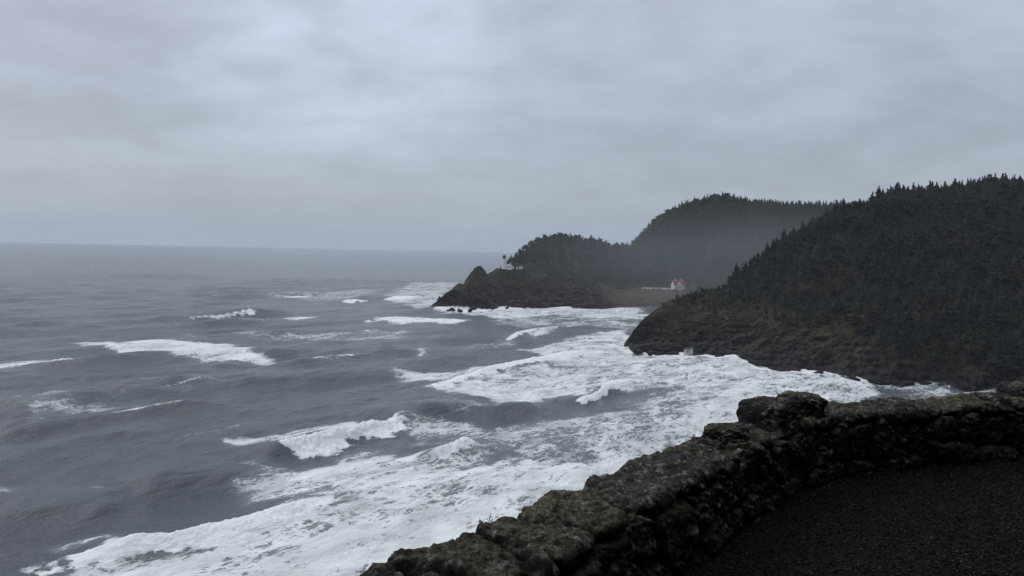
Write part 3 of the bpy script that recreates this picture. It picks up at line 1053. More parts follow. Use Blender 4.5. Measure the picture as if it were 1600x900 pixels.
def cond_near(P, t, s):
    px, py, z = to_px(P)
    lim = np.interp(px, [1000, 1060, 1130, 1250, 1400, 1500, 1600, 1800], [50, 27, 25, 27, 20, 13, 5, 4])
    lim = lim + fbm(P[:, 0] * 0.02, P[:, 1] * 0.02, o=4) * 17
    return (P[:, 2] > lim) & (t < 1.2) & (px > 1040) & (z > 60) & (px < 5000)


PN, tN, sN = scatter(GN, TN, 130000, rn, cond_near, 3.5)
px, py, dz_ = to_px(PN)
cols, top = horizon_of(GN, TN, 0.3, 1.6)
sky_gap = py - np.interp(px, cols, top)
HN = rn.uniform(8, 15.5, len(PN)) * np.interp(px, [1050, 1140, 1250, 1400], [0.30, 0.55, 0.75, 0.95])
HN *= np.exp(rn.normal(size=len(PN)) * 0.24) * (1 + 0.45 * fbm(PN[:, 0] * 0.022, PN[:, 1] * 0.022, o=3))
HN = np.minimum(HN, 19)
infr = (px < 1612)
prio = np.where((sky_gap < 5) & infr & (tN < 1.12), 1e4, 0) + HN / dz_ * 1000 + np.where(infr & (tN < 1.0), 2000, 0)
order = np.argsort(-prio)
N_IND = 300
ind = order[:N_IND]; rest = order[N_IND:]
protos = []
for k in range(7):
    v, f = conifer_arrays(50 + k, 17 + k % 3, 7, rad=0.30 + 0.04 * (k % 4), lean=0.02 * (k - 3), gappy=0.12 + 0.06 * (k % 3), droop=0.25 + 0.08 * (k % 3), bare=0.06 + 0.03 * (k % 3))
    protos.append(conifer_root('conifer_tree', v, f, 0.97, 0.016, M_NEEDLE))
used = [False] * 7
tallest = ind[np.argsort(-px[ind])]
for n_, q in enumerate(ind):
    k = int(rn.integers(0, 7))
    if not used[k]:
        o = protos[k]; used[k] = True
    else:
        o = dup(protos[k])
    o.location = tuple(PN[q] - np.array([0, 0, 0.4]))
    s_ = HN[q] * (0.9 if sky_gap[q] < 5 else 0.95)
    wx = rn.uniform(0.9, 1.25)
    o.scale = (s_ * wx, s_ * wx, s_)
    o.rotation_euler = (rn.normal() * 0.02, rn.normal() * 0.02, rn.random() * 6.28)
    if sky_gap[q] < 5 and tN[q] < 1.12:
        lab, grp_ = 'dark spruce standing up against the sky along the near headland ridge', 'skyline spruces of the near headland'
    else:
        lab, grp_ = 'dark spruce in the dense wood covering the near headland slope', 'spruces on the near headland slope'
    tag(o, lab, 'tree', grp_)
mass_t = [conifer_arrays(80 + k, 9, 5, rad=0.36 + 0.05 * k, gappy=0.12, droop=0.3, lean=0.03 * (k - 1.5), bare=0.05) for k in range(4)]
v, f, tnt = merge([conifer_arrays(84 + k, 9, 5, rad=0.30 + 0.05 * k, gappy=0.12, droop=0.3, lean=0.04 * (k - 1)) for k in range(4)] + [windswept_arrays(90 + k, 9, 16, 0.34) for k in range(3)], PN[rest] - np.array([0, 0, 0.4]), HN[rest] * 0.78, rn, (0.85, 1.5))
w_ = mesh_obj('spruce_forest', v, f, M_NEEDLE, attrs={'tint': tnt})
tag(w_, 'dense dark spruce wood covering the near headland', 'forest', kind='stuff')

# low scrub on the near slope under the wood


def cond_scrub(P, t, s):
    px, py, z = to_px(P)
    n = fbm(P[:, 0] * 0.025 + 5, P[:, 1] * 0.025, o=3)
    lo = np.interp(px, [980, 1060, 1300, 1600], [26, 20, 13, 6])
    return (P[:, 2] > lo + n * 8) & (P[:, 2] < 60) & (t < 1.1) & (px > 1000) & (px < 1700) & (n > -0.28)


PS, _, _ = scatter(GN, TN, 26000, rn, cond_scrub, 2.4)
bush_t = [windswept_arrays(300 + k, 7, 16, 0.6) for k in range(4)]
v, f, tnt = merge(bush_t, PS - np.array([0, 0, 0.7]), rn.uniform(1.6, 6.0, len(PS)) * (0.7 + 0.6 * rn.random(len(PS))), rn)
w_ = mesh_obj('scrub', v, f, M_SHRUB, attrs={'tint': tnt})
tag(w_, 'olive and brown scrub on the slope below the spruce wood', 'scrub', kind='stuff')

# far headland


def cond_far(P, t, s):
    px, py, z = to_px(P)
    lim = np.interp(px, [780, 830, 870, 960, 1000, 1300], [95, 56, 30, 23, 24, 32]) + fbm(P[:, 0] * 0.015, P[:, 1] * 0.015, o=3) * 10
    lh = (np.abs(P[:, 0] - LH[0] - 12) < 24) & (P[:, 1] < LH[1] + 12)
    kh = (np.abs(P[:, 0] - KH[0] + 22) < 46) & (np.abs(P[:, 1] - KH[1] - 4) < 15)
    slope_bush = (px > 790) & (P[:, 2] > LH[2] + 6) & (t > 0.75)
    return ((P[:, 2] > lim) | slope_bush) & ~lh & ~kh & (t < 1.4) & (px > 790) & (px < 1420)


rf_ = np.random.default_rng(202)
PF, tF, sF = scatter(GF, TF, 46000, rf_, cond_far, 5.0)
px, py, dz_ = to_px(PF)
cols, top = horizon_of(GF, TF, 0.3, 1.7)
gapF = py - np.interp(px, cols, top)
HF = rf_.uniform(7, 14, len(PF)) * np.interp(px, [790, 830, 990, 1010, 1180, 1300], [0.35, 0.9, 0.8, 1.0, 1.1, 1.35])
spiky = (px > np.where(rf_.random(len(px)) < 0.5, 1140, 1190)) | (rf_.random(len(px)) < np.where(px > 985, 0.55, 0.33))
sel = np.nonzero((gapF < 4.5) & (tF < 1.15) & (px < 1300))[0]
sel = sel[np.argsort(px[sel])]
if len(sel) > 220:
    sel = sel[np.linspace(0, len(sel) - 1, 220).astype(int)]
isel = np.zeros(len(PF), bool); isel[sel] = True
wproto = []
for k in range(6):
    v, f = windswept_arrays(400 + k, 19, 34, 0.27 + 0.04 * (k % 3))
    root = empty('windswept_tree', (0, 0, 0))
    tr = MB()
    tr.tube((0, 0, -0.08), (0.03, 0.01, 0.5), 0.03, 0.018, 6)
    tr.tube((0.03, 0.01, 0.48), (-0.12, 0.05, 0.78), 0.014, 0.006, 5)
    tr.tube((0.03, 0.01, 0.48), (0.16, -0.06, 0.8), 0.014, 0.006, 5)
    tr.build('trunk', M_BARK, root)
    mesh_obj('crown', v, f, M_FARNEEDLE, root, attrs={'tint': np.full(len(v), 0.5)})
    wproto.append(root)
wused = [False] * 6
sproto = None
for q in sel:
    if spiky[q]:
        if sproto is None:
            v, f = conifer_arrays(901, 12, 6, rad=0.27, gappy=0.3, lean=0.08)
            sproto = conifer_root('slender_conifer', v, f, 0.97, 0.018, M_FARNEEDLE); o = sproto
        else:
            o = dup(sproto)
        lab, g__ = (('slender conifer on the skyline of the high far hill', 'skyline conifers of the high far hill') if px[q] > 985 else
                    ('ragged conifer on the skyline of the hill above the lighthouse', 'skyline conifers above the lighthouse'))
    else:
        k = int(rf_.integers(0, 6))
        if not wused[k]:
            o = wproto[k]; wused[k] = True
        else:
            o = dup(wproto[k])
        if px[q] < 985:
            lab, g__ = 'round windswept tree on the skyline of the hill above the lighthouse', 'skyline trees above the lighthouse'
        else:
            lab, g__ = 'round windswept tree on the skyline of the high far hill', 'skyline trees of the high far hill'
    o.location = tuple(PF[q] - np.array([0, 0, 0.5]))
    h_ = HF[q] * (1.15 if spiky[q] else 0.95)
    o.scale = (h_ * rf_.uniform(0.95, 1.35), h_ * rf_.uniform(0.95, 1.35), h_)
    o.rotation_euler = (0, 0, rf_.random() * 6.28)
    tag(o, lab, 'tree', g__)
mt = [windswept_arrays(500 + k, 8, 14, 0.42) for k in range(4)]
rs = np.nonzero(~isel & ~spiky)[0]
v1_, f1_, t1_ = merge(mt, PF[rs] - np.array([0, 0, 1.5]), HF[rs], rf_, (1.0, 1.5))
rs2 = np.nonzero(~isel & spiky)[0]
v2_, f2_, t2_ = merge([conifer_arrays(880 + k, 9, 5, rad=0.30 + 0.04 * k, gappy=0.3, lean=0.05 * k) for k in range(4)], PF[rs2] - np.array([0, 0, 0.5]), HF[rs2] * 1.15, rf_)
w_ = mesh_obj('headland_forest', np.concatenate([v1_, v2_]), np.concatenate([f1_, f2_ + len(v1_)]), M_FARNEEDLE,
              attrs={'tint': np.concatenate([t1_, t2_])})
tag(w_, 'dark wind-shaped wood covering the far headland', 'forest', kind='stuff')

# ------------------------------------------------------------------ lighthouse and the buildings on the far headland
lh = empty('lighthouse', LH)
lh.scale = (1.14, 1.14, 1.12)
tag(lh, 'white lighthouse tower with dark lantern on the far headland', 'lighthouse')
b = MB(); b.lathe((0, 0, 0), [(3.3, -1.5), (3.3, 0.6), (3.15, 0.8), (2.45, 11.6), (2.7, 11.8), (2.7, 12.2), (2.3, 12.2)], 24); tw = b.build('tower', M_TOWER, lh)
b = MB()
for z in (3.4, 6.6):
    b.box((0.2, -3.05 + 0.07 * z, z), (0.7, 0.5, 1.3))
b.build('window', M_GLASS, tw)
b = MB(); b.lathe((0, 0, 12.2), [(2.95, 0), (2.95, 0.28)], 24)
for k in range(16):
    a = 2 * math.pi * k / 16
    b.tube((2.8 * math.cos(a), 2.8 * math.sin(a), 12.45), (2.8 * math.cos(a), 2.8 * math.sin(a), 13.3), 0.05, 0.05, 4)
b.lathe((0, 0, 13.25), [(2.84, 0), (2.84, 0.08)], 24); b.build('gallery', M_DARK, lh)
b = MB(); b.lathe((0, 0, 12.48), [(1.75, 0), (1.75, 0.8), (1.6, 0.8), (1.6, 2.5)], 16); lr = b.build('lantern_room', M_GLASS, lh)
b = MB()
for k in range(8):
    a = 2 * math.pi * k / 8
    b.tube((1.66 * math.cos(a), 1.66 * math.sin(a), 13.2), (1.66 * math.cos(a), 1.66 * math.sin(a), 15.0), 0.09, 0.09, 4)
b.build('lantern_frame', M_DARK, lr)
b = MB(); b.lathe((0, 0, 14.95), [(2.05, 0), (1.9, 0.25), (1.0, 0.9), (0.3, 1.25), (0.34, 1.5), (0.08, 1.7), (0.04, 2.3)], 16); b.build('lantern_roof', M_DARK, lh)
b = MB(); b.box((5.6, -0.6, 1.6), (6.6, 5.6, 6.2)); b.gable((5.6, -0.64, 4.70), (6.5, 5.9, 1.42), 'y', 0.0); wk = b.build('workroom', M_TOWER, lh)
b = MB(); b.gable((5.6, -0.6, 4.72), (6.6, 5.6, 1.5), 'y', 0.12); b.build('roof', M_RED, wk)
b = MB(); b.box((6.6, -3.42, 1.7), (0.9, 0.1, 1.5)); b.box((4.2, -3.42, 1.7), (0.9, 0.1, 1.5)); b.build('window', M_GLASS, wk)
b = MB(); b.box((8.0, -0.3, 6.6), (0.8, 0.8, 2.2)); b.box((8.0, -0.3, 7.75), (1.0, 1.0, 0.2)); b.build('chimney', M_BRICKCH, wk)


def oil_house(px, label):
    p = at_y(px, 421.6, 1063)
    p[2] = LH[2]
    o = empty('oil_house', p)
    tag(o, label, 'house')
    b = MB(); b.box((0, 0, 1.4), (4.6, 4.2, 4.0)); w = b.build('wall', M_TOWER, o)
    b = MB(); b.hip((0, 0, 3.42), (4.6, 4.2, 2.0), 1.6, 0.45); b.build('roof', M_RED, o)
    b = MB(); b.box((-0.9, -2.14, 1.5), (1.0, 0.1, 2.1)); b.build('door', M_RED, o)
    b = MB(); b.box((1.1, -2.14, 1.9), (0.8, 0.1, 1.0)); b.build('window', M_GLASS, o)
    return o


oil_house(800, 'small white oil house with red roof, next to the lighthouse')
oil_house(813.5, 'small white oil house with red roof, away from the lighthouse beside a low shed')
p = at_y(807.8, 421.3, 1062); p[2] = LH[2]
o = empty('shed', p); tag(o, 'tiny white shed between the two red-roofed oil houses', 'shed')
b = MB(); b.box((0, 0, 0.7), (2.4, 2.2, 2.0)); b.build('wall', M_WHITE, o)
b = MB(); b.gable((0, 0, 1.72), (2.4, 2.2, 0.8), 'y', 0.2); b.build('roof', M_BRICKCH, o)

# keeper's house
kh = empty('keepers_house', KH, math.radians(14))
tag(kh, "white keeper's house with steep red roof and gables above the cove", 'house')
b = MB(); b.box((0, 0, 2.9), (16, 11, 7.0)); b.gable((0, 0, 6.4), (16, 11, 6.6), 'x', 0.0)
wl = b.build('wall', M_WHITE, kh)
b = MB()
for sy in (-1, 1):   # two roof slabs
    y0, z0, y1, z1 = sy * 6.2, 5.75, 0.0, 13.35
    th = 0.35
    vs = [(-8.6, y0, z0), (8.6, y0, z0), (8.6, y1, z1), (-8.6, y1, z1), (-8.6, y0, z0 + th), (8.6, y0, z0 + th), (8.6, y1, z1 + th), (-8.6, y1, z1 + th)]
    b.add(vs, [(0, 3, 2, 1), (4, 5, 6, 7), (0, 1, 5, 4), (1, 2, 6, 5), (2, 3, 7, 6), (3, 0, 4, 7)])
rf = b.build('roof', M_RED, kh)
b = MB(); b.gable((-0.5, -3.6, 6.9), (8.0, 4.6, 4.6), 'y', 0.0); b.box((-0.5, -3.6, 6.2), (8.0, 4.6, 1.6)); gb = b.build('gable', M_WHITE, kh)
b = MB()
for sx in (-1, 1):
    vs = []
    for dzz in (0.0, 0.28):
        vs += [(-0.5 + sx * 4.5, -6.15, 6.45 + dzz), (-0.5 + sx * 4.5, -1.2, 6.45 + dzz), (-0.5, -1.2, 11.62 + dzz), (-0.5, -6.15, 11.62 + dzz)]
    b.add(vs, [(0, 1, 2, 3), (7, 6, 5, 4), (0, 4, 5, 1), (1, 5, 6, 2), (2, 6, 7, 3), (3, 7, 4, 0)])
b.build('gable_roof', M_RED, gb)
b = MB(); b.box((-1.5, -5.93, 8.2), (0.9, 0.1, 1.5)); b.box((0.5, -5.93, 8.2), (0.9, 0.1, 1.5)); b.build('window', M_GLASS, gb)
b = MB()
b.box((0, -6.9, 3.3), (16.4, 2.9, 0.25))
pr = b.build('porch_roof', M_RED, kh)
b = MB()
for k in range(7):
    b.box((-7.8 + 2.6 * k, -8.1, 1.3), (0.28, 0.28, 3.7))
b.box((0, -8.1, 0.7), (16, 0.12, 0.12)); b.build('porch_rail', M_WHITE, kh)
for xw in (-5.6, -2.2, 2.2, 5.6):
    b = MB(); b.box((xw, -5.53, 1.5), (1.1, 0.1, 1.9)); b.build('window', M_GLASS, kh)
for yw in (-2.4, 2.4):
    b = MB(); b.box((8.03, yw, 4.9), (0.1, 1.1, 1.8)); b.build('window', M_GLASS, kh)
b = MB(); b.box((0.2, -5.54, 1.0), (1.2, 0.1, 2.3)); b.build('door', M_RED, kh)
for xc in (-4.6, 4.8):
    b = MB(); b.box((xc, -0.6, 13.6), (1.1, 1.1, 3.2)); b.box((xc, -0.6, 15.25), (1.35, 1.35, 0.3)); b.build('chimney', M_BRICKCH, kh)


def picket_fence(a, c, label, hgt=1.9):
    o = empty('picket_fence', a)
    tag(o, label, 'fence')
    d = np.array(c) - np.array(a); L = math.hypot(d[0], d[1]); an = math.atan2(d[1], d[0])
    o.rotation_euler = (0, 0, an)
    b = MB(); n = int(L / 0.34)
    for k in range(n):
        b.box((k * 0.34, 0, hgt / 2 + (d[2] * k / n)), (0.27, 0.05, hgt))
    pk = b.build('picket_panel', M_WHITE, o)
    b = MB()
    for z in (0.4, 1.1):
        b.box((L / 2, 0.05, z + d[2] / 2), (L, 0.06, 0.12))
    b.build('rail', M_WHITE, o)
    b = MB()
    for k in range(int(L / 3) + 1):
        b.box((k * 3, 0.1, hgt / 2 + 0.05), (0.16, 0.16, hgt + 0.2))
    b.build('post_row', M_WHITE, o)


zt = KH[2] - 0.05
def on(px, y):
    p = at_y(px, 450, y); p[2] = zt; return p
picket_fence(on(1003, 1108), on(1066, 1108), "long white picket fence along the cliff edge in front of the keeper's house")
picket_fence(on(1005, 1125), on(1047, 1125), "white picket fence behind the lawn, ending at the keeper's house")
p = at_y(1020.5, 444, 1150); p[2] = KH[2] + 5.5
o = empty('garage', p); tag(o, "low outbuilding with pale roof on the slope left of the keeper's house", 'outbuilding')
b = MB(); b.box((0, 0, -1.5), (5.4, 5, 4.6)); b.build('wall', M_BARK, o)
b = MB(); b.gable((0, 0, 0.82), (5.4, 5, 1.5), 'x', 0.4); b.build('roof', M_BRICKCH, o)

# ------------------------------------------------------------------ surf spray against the near rocks
M_SPRAY = simple_mat('spray', (0.85, 0.87, 0.9), (0.75, 0.78, 0.8), 1.0, 0.9, 0.1)


def spray(px, py, w, h, n, label):
    c = at(px, py, 0)
    r = np.random.default_rng(int(px))
    t = np.array([(1, 0, -0.7), (-1, 0, -0.7), (0, 1, 0.7), (0, -1, 0.7)], float); tf = np.array([(0, 1, 2), (0, 3, 1), (0, 2, 3), (1, 3, 2)])
    jets = [(r.uniform(-0.5, 0.5) * w, r.normal() * 0.45, r.uniform(0.45, 1) * h) for _ in range(11)]
    Vs = []; Fs = []
    for k in range(n):
        jx, lean_, jh = jets[k % 11]
        u = r.random() ** 1.7
        spread = 0.10 + 0.32 * u
        q = c + np.array([jx + lean_ * u * jh * 0.5 + r.normal() * spread * 1.3, r.normal() * spread * 1.6, u * jh * (1 - 0.15 * abs(r.normal())) + 0.1])
        s = (0.20 - 0.13 * u) * (0.4 + r.random())
        Fs.append(tf + len(Vs) * 4); Vs.append(q + t * s * r.uniform(0.5, 1.5, (4, 3)))
    o = mesh_obj('spray', np.concatenate(Vs), np.concatenate(Fs), M_SPRAY, smooth=True)
    tag(o, label, 'spray', kind='stuff')


spray(1074, 557, 6.0, 7.0, 3600, 'white spray thrown up where a wave hits the near headland rocks')

# ------------------------------------------------------------------ the viewpoint: terrace, cliff below it, shading hill added behind
GZ = CAM_H - 1.7                  # gravel level
WALL_H = 0.48
edge_px = [(528, 903), (628, 873), (694, 850), (760, 827), (870, 778), (920, 751), (1015, 712), (1080, 685), (1150, 655), (1220, 641), (1290, 633), (1400, 626), (1500, 621), (1600, 618)]
E = np.array([at(px, py, GZ + WALL_H) for px, py in edge_px])[:, :2]
E = np.concatenate([np.array([[-2.75, -2.6], [-2.5, -0.6], [-2.0, 0.9], [-1.3, 2.05]]), E, np.array([[5.6, 7.85], [6.8, 7.8], [8.0, 7.3], [9.0, 6.3]])])


def catmull(P, n):
    P = np.asarray(P); Q = np.vstack([2 * P[0] - P[1], P, 2 * P[-1] - P[-2]])
    out = []
    m = len(P) - 1
    for k in range(m):
        p0, p1, p2, p3 = Q[k], Q[k + 1], Q[k + 2], Q[k + 3]
        for t in np.linspace(0, 1, n, endpoint=False):
            out.append(0.5 * (2 * p1 + (p2 - p0) * t + (2 * p0 - 5 * p1 + 4 * p2 - p3) * t * t + (3 * p1 - p0 - 3 * p2 + p3) * t ** 3))
    out.append(P[-1])
    return np.array(out)


EC = catmull(E, 30)
EC = smooth_rows(EC, 520)
cum = np.r_[0, np.cumsum(np.linalg.norm(np.diff(EC, axis=0), axis=1))]
LW = cum[-1]
NU = int(LW / 0.0085)
us = np.linspace(0, LW, NU)
EX = np.interp(us, cum, EC[:, 0]); EY = np.interp(us, cum, EC[:, 1])
tx = np.gradient(EX); ty = np.gradient(EY); tl = np.hypot(tx, ty); tx /= tl; ty /= tl
nx, ny = ty, -tx                  # towards the viewer (right of the walking direction)
WT = 0.42
SHOW = lambda q: None


def u_at(px, py, z):
    p = at(px, py, z)
    return us[np.argmin((EX - p[0]) ** 2 + (EY - p[1]) ** 2)]


# cross-section: outer face, top, inner face, with rounded arrises
OUTD, IND = 0.75, WALL_H + 0.06
rc = 0.045
prof = []
for z in np.linspace(-OUTD + WALL_H, WALL_H - rc, 70):
    prof.append((-0.05 * (WALL_H - z) / 1.0, z))
for a in np.linspace(0, math.pi / 2, 9)[1:]:
    prof.append((rc - rc * math.cos(a), WALL_H - rc + rc * math.sin(a)))
for q in np.linspace(rc, WT - rc, 42)[1:]:
    prof.append((q, WALL_H))
for a in np.linspace(0, math.pi / 2, 9)[1:]:
    prof.append((WT - rc + rc * math.sin(a), WALL_H - rc + rc * math.cos(a)))
for z in np.linspace(WALL_H - rc, -0.07, 68)[1:]:
    prof.append((WT + 0.06 * (WALL_H - z), z))
prof = np.array(prof)
pl = np.r_[0, np.cumsum(np.linalg.norm(np.diff(prof, axis=0), axis=1))]
NV = len(prof)
tpx = np.gradient(prof[:, 0]); tpz = np.gradient(prof[:, 1]); tt = np.hypot(tpx, tpz)
pna, pnz = -tpz / tt, tpx / tt    # outward normal in the section
# stone layout: rows along the unrolled section, with the top squeezed so a capstone spans the wall
topa = pl[np.argmin(np.abs(prof[:, 1] - (WALL_H - rc)))]
v_top0 = pl[70 + 4]; v_top1 = pl[70 + 8 + 41 + 4]
vq = np.where(pl < v_top0, pl, np.where(pl < v_top1, v_top0 + (pl - v_top0) * 0.36, v_top0 + (v_top1 - v_top0) * 0.36 + pl - v_top1))
vt = v_top0 + (v_top1 - v_top0) * 0.18
rw = np.random.default_rng(55)
seeds = []
for vc, lo, hi, jit in ((vt - 0.55, .25, .45, .06), (vt - 0.27, .22, .42, .04), (vt, .26, .62, .03), (vt + .24, .20, .42, .05), (vt + .45, .2, .45, .05), (vt + .62, .2, .4, .03)):
    u = rw.random() * 0.2
    while u < LW + 0.3:
        seeds.append((u, vc + rw.normal() * jit)); u += rw.uniform(lo, hi)
seeds = np.array(seeds)
UU, VV = np.meshgrid(us, vq, indexing='ij')
PX = (EX[:, None] + nx[:, None] * prof[None, :, 0]); PY = (EY[:, None] + ny[:, None] * prof[None, :, 0]); PZ = np.broadcast_to(prof[None, :, 1], PX.shape)
wu = UU + fbm(PX * 3.2, PY * 3.2, PZ * 3.2, 3) * 0.07 + fbm(PX * 13, PY * 13, PZ * 13, 2) * 0.016
wv2 = VV + fbm(PX * 3.2 + 30, PY * 3.2, PZ * 3.2, 3) * 0.055 + fbm(PX * 13 + 9, PY * 13, PZ * 13, 2) * 0.014
F1 = np.full(UU.shape, 9.0); F2 = np.full(UU.shape, 9.0); ID = np.zeros(UU.shape, int)
for k, (su, sv) in enumerate(seeds):
    i0 = max(0, int((su - 0.75) / LW * NU)); i1 = min(NU, int((su + 0.75) / LW * NU) + 1)
    if i1 <= i0:
        continue
    d = np.hypot((wu[i0:i1] - su) * 0.8, wv2[i0:i1] - sv)
    a1 = F1[i0:i1]; a2 = F2[i0:i1]; idd = ID[i0:i1]
    m1 = d < a1
    F2[i0:i1] = np.where(m1, a1, np.minimum(a2, d)); F1[i0:i1] = np.where(m1, d, a1); ID[i0:i1] = np.where(m1, k, idd)
edge = F2 - F1
so = rw.normal(size=len(seeds)) * 0.009
tu = rw.normal(size=len(seeds)) * 0.07; tv = rw.normal(size=len(seeds)) * 0.07
sid = rw.random(len(seeds))
du = UU - seeds[ID, 0]; dv = VV - seeds[ID, 1]
istop = (prof[:, 1] > WALL_H - 0.06)[None, :] * 1.0
disp = so[ID] * (1 + 0.9 * istop) + tu[ID] * du * (0.8 + 0.5 * istop) + tv[ID] * dv * 0.9
joint = np.exp(-(edge / 0.030) ** 2)
disp += -0.042 * np.exp(-(edge / 0.021) ** 2) + 0.018 * sstep(0, 0.08, edge)
n3 = fbm(PX * 4.5, PY * 4.5, PZ * 4.5, 5, 0.55)
r3 = 1 - 2 * np.abs(fbm(PX * 11 + 5, PY * 11, PZ * 11, 4, 0.6))
n4 = fbm(PX * 34, PY * 34, PZ * 34, 3, 0.6)
n5 = fbm(PX * 70 + 3, PY * 70, PZ * 70, 2, 0.6); pit = sstep(0.15, 0.5, fbm(PX * 19 + 8, PY * 19, PZ * 19, 3, 0.6))
disp += n3 * 0.042 + (r3 - 0.5) * 0.020 + n4 * 0.008 + n5 * 0.003 - pit * 0.008
# hand-set course: low gap left of the raised stones, long dip on the left
WX = PX + nx[:, None] * pna[None] * disp; WY = PY + ny[:, None] * pna[None] * disp; WZ = PZ + pnz[None] * disp + GZ
V = np.stack([WX, WY, WZ], -1).reshape(-1, 3)

M_STONE, N = new_mat('mossy_basalt')
pos = N.pos()
nzs = N.n('ShaderNodeSeparateXYZ'); N.l(N.n('ShaderNodeNewGeometry').outputs['Normal'], nzs.inputs[0])
sidn = N.attr('stone'); jn = N.attr('joint')
a1 = N.noise(pos, 7.0, 8, 0.65, 0.3); a2 = N.noise(pos, 38.0, 6, 0.65); a3 = N.noise(N.vmath('ADD', pos, (3, 8, 1)), 2.3, 5, 0.6, 0.5)
c = N.mix(N.rng(a1, 0.3, 0.7), (0.008, 0.0080, 0.0084), (0.030, 0.0295, 0.031))
c = N.vmath('SCALE', c, scale=N.rng(sidn, 0, 1, 1.7, 0.6))
mossf = N.math('MULTIPLY', N.rng(N.math('ADD', nzs.outputs[2], N.math('MULTIPLY', N.math('SUBTRACT', a3, 0.5), 2.0)), 0.42, 1.1), N.rng(a2, 0.3, 0.62))
mossf = N.math('MULTIPLY', mossf, N.rng(sidn, 0.1, 0.75, 0.25, 1.15))
moss = N.mix(N.rng(a1, 0.35, 0.65), (0.075, 0.071, 0.044), (0.20, 0.188, 0.128))
c = N.mix(N.math('MULTIPLY', mossf, 0.85), c, moss)
lv = N.noise(pos, 4.6, 3, 0.45, 0.8)
spots = N.vor(N.vmath('ADD', pos, N.vmath('SCALE', N.n('ShaderNodeTexNoise').outputs['Color'], scale=0.0)), 17.0, 'F1').outputs['Distance']
lich = N.math('MULTIPLY', N.rng(N.math('ADD', spots, N.math('MULTIPLY', N.math('SUBTRACT', a2, 0.5), 0.7)), 0.22, 0.34, 1, 0), N.rng(lv, 0.56, 0.66))
c = N.mix(N.math('MULTIPLY', lich, 0.8), c, (0.20, 0.20, 0.18))
pale = N.math('MULTIPLY', N.rng(N.noise(N.vmath('ADD', pos, (9, 1, 4)), 15.0, 7, 0.72), 0.52, 0.64), N.rng(nzs.outputs[2], 0.1, 0.7))
c = N.mix(N.math('MULTIPLY', pale, 0.75), c, (0.235, 0.238, 0.222))
c = N.mix(N.math('MULTIPLY', jn, 0.85), c, (0.012, 0.011, 0.008))
c = N.vmath('SCALE', c, scale=N.rng(N.noise(pos, 62.0, 5, 0.7), 0.34, 0.62, 0.35, 1.35))
hh = N.math('ADD', N.math('MULTIPLY', a2, 0.6), N.math('ADD', N.math('MULTIPLY', N.noise(pos, 130.0, 4, 0.7), 0.25), N.math('MULTIPLY', mossf, 0.35)))
finish(N, c, N.rng(a1, 0.3, 0.7, 0.75, 0.95), bump(N, hh, 1.0, 0.02), spec=0.1)

wall = empty('stone_wall', (EX[NU // 2], EY[NU // 2], GZ))
tag(wall, 'low curved wall of dark mossy basalt stones edging the gravel viewpoint', 'wall')


def wall_part(name, V, F, attrs):
    o = mesh_obj(name, V - np.array([EX[NU // 2], EY[NU // 2], GZ]), F, M_STONE, wall, smooth=True, attrs=attrs)
    return o


wall_part('wall_body', V, grid_faces(NU, NV), {'stone': sid[ID].ravel(), 'joint': joint.ravel()})


def boulder(name, c, size, rot_, seed, power=4.0, n=72, rough_=1.0, label=None):
    """a roughly squared block with broken arrises"""
    g1 = np.linspace(-1, 1, n)
    Vs = []; Fs = []
    a, b = np.meshgrid(g1, g1, indexing='ij')
    o1 = np.ones_like(a)
    for q in ((a, b, o1), (b, a, -o1), (o1, a, b), (-o1, b, a), (b, o1, a), (a, -o1, b)):
        Fs.append(grid_faces(n, n) + len(Vs) * n * n); Vs.append(np.stack(q, -1).reshape(-1, 3))
    P = np.concatenate(Vs); F = np.concatenate(Fs)
    L = (np.abs(P) ** power).sum(1) ** (1 / power)
    P = P / L[:, None]
    D = P / np.linalg.norm(P, axis=1)[:, None]
    P = P * np.array(size) / 2
    s = seed * 17.3
    e = fbm(P[:, 0] * 3.5 + s, P[:, 1] * 3.5, P[:, 2] * 3.5, 4) * 0.045
    e += (0.5 - np.abs(fbm(P[:, 0] * 7 + s, P[:, 1] * 7, P[:, 2] * 9, 4, 0.6))) * 0.03
    e += fbm(P[:, 0] * 24 + s, P[:, 1] * 24, P[:, 2] * 24, 4, 0.6) * 0.012
    P = P + D * (e * rough_)[:, None]
    ca_, sa_ = math.cos(rot_), math.sin(rot_)
    P = np.stack([P[:, 0] * ca_ - P[:, 1] * sa_, P[:, 0] * sa_ + P[:, 1] * ca_, P[:, 2]], -1) + np.array(c)
    ob = wall_part(name, P, F, {'stone': np.full(len(P), (seed * 0.37) % 1), 'joint': np.zeros(len(P))})
    if label:
        ob['label'] = label


def wall_frame(u, off, z):
    k = int(np.clip(u / LW * NU, 0, NU - 1))
    return (EX[k] + nx[k] * off, EY[k] + ny[k] * off, GZ + z), math.atan2(ty[k], tx[k])


def u_px(px, off, z):
    P = np.stack([EX + nx * off, EY + ny * off, np.full_like(EX, GZ + z)], -1)
    q, _, dep = to_px(P)
    return us[np.argmin(np.where(dep > 0.5, np.abs(q - px), 1e9))]


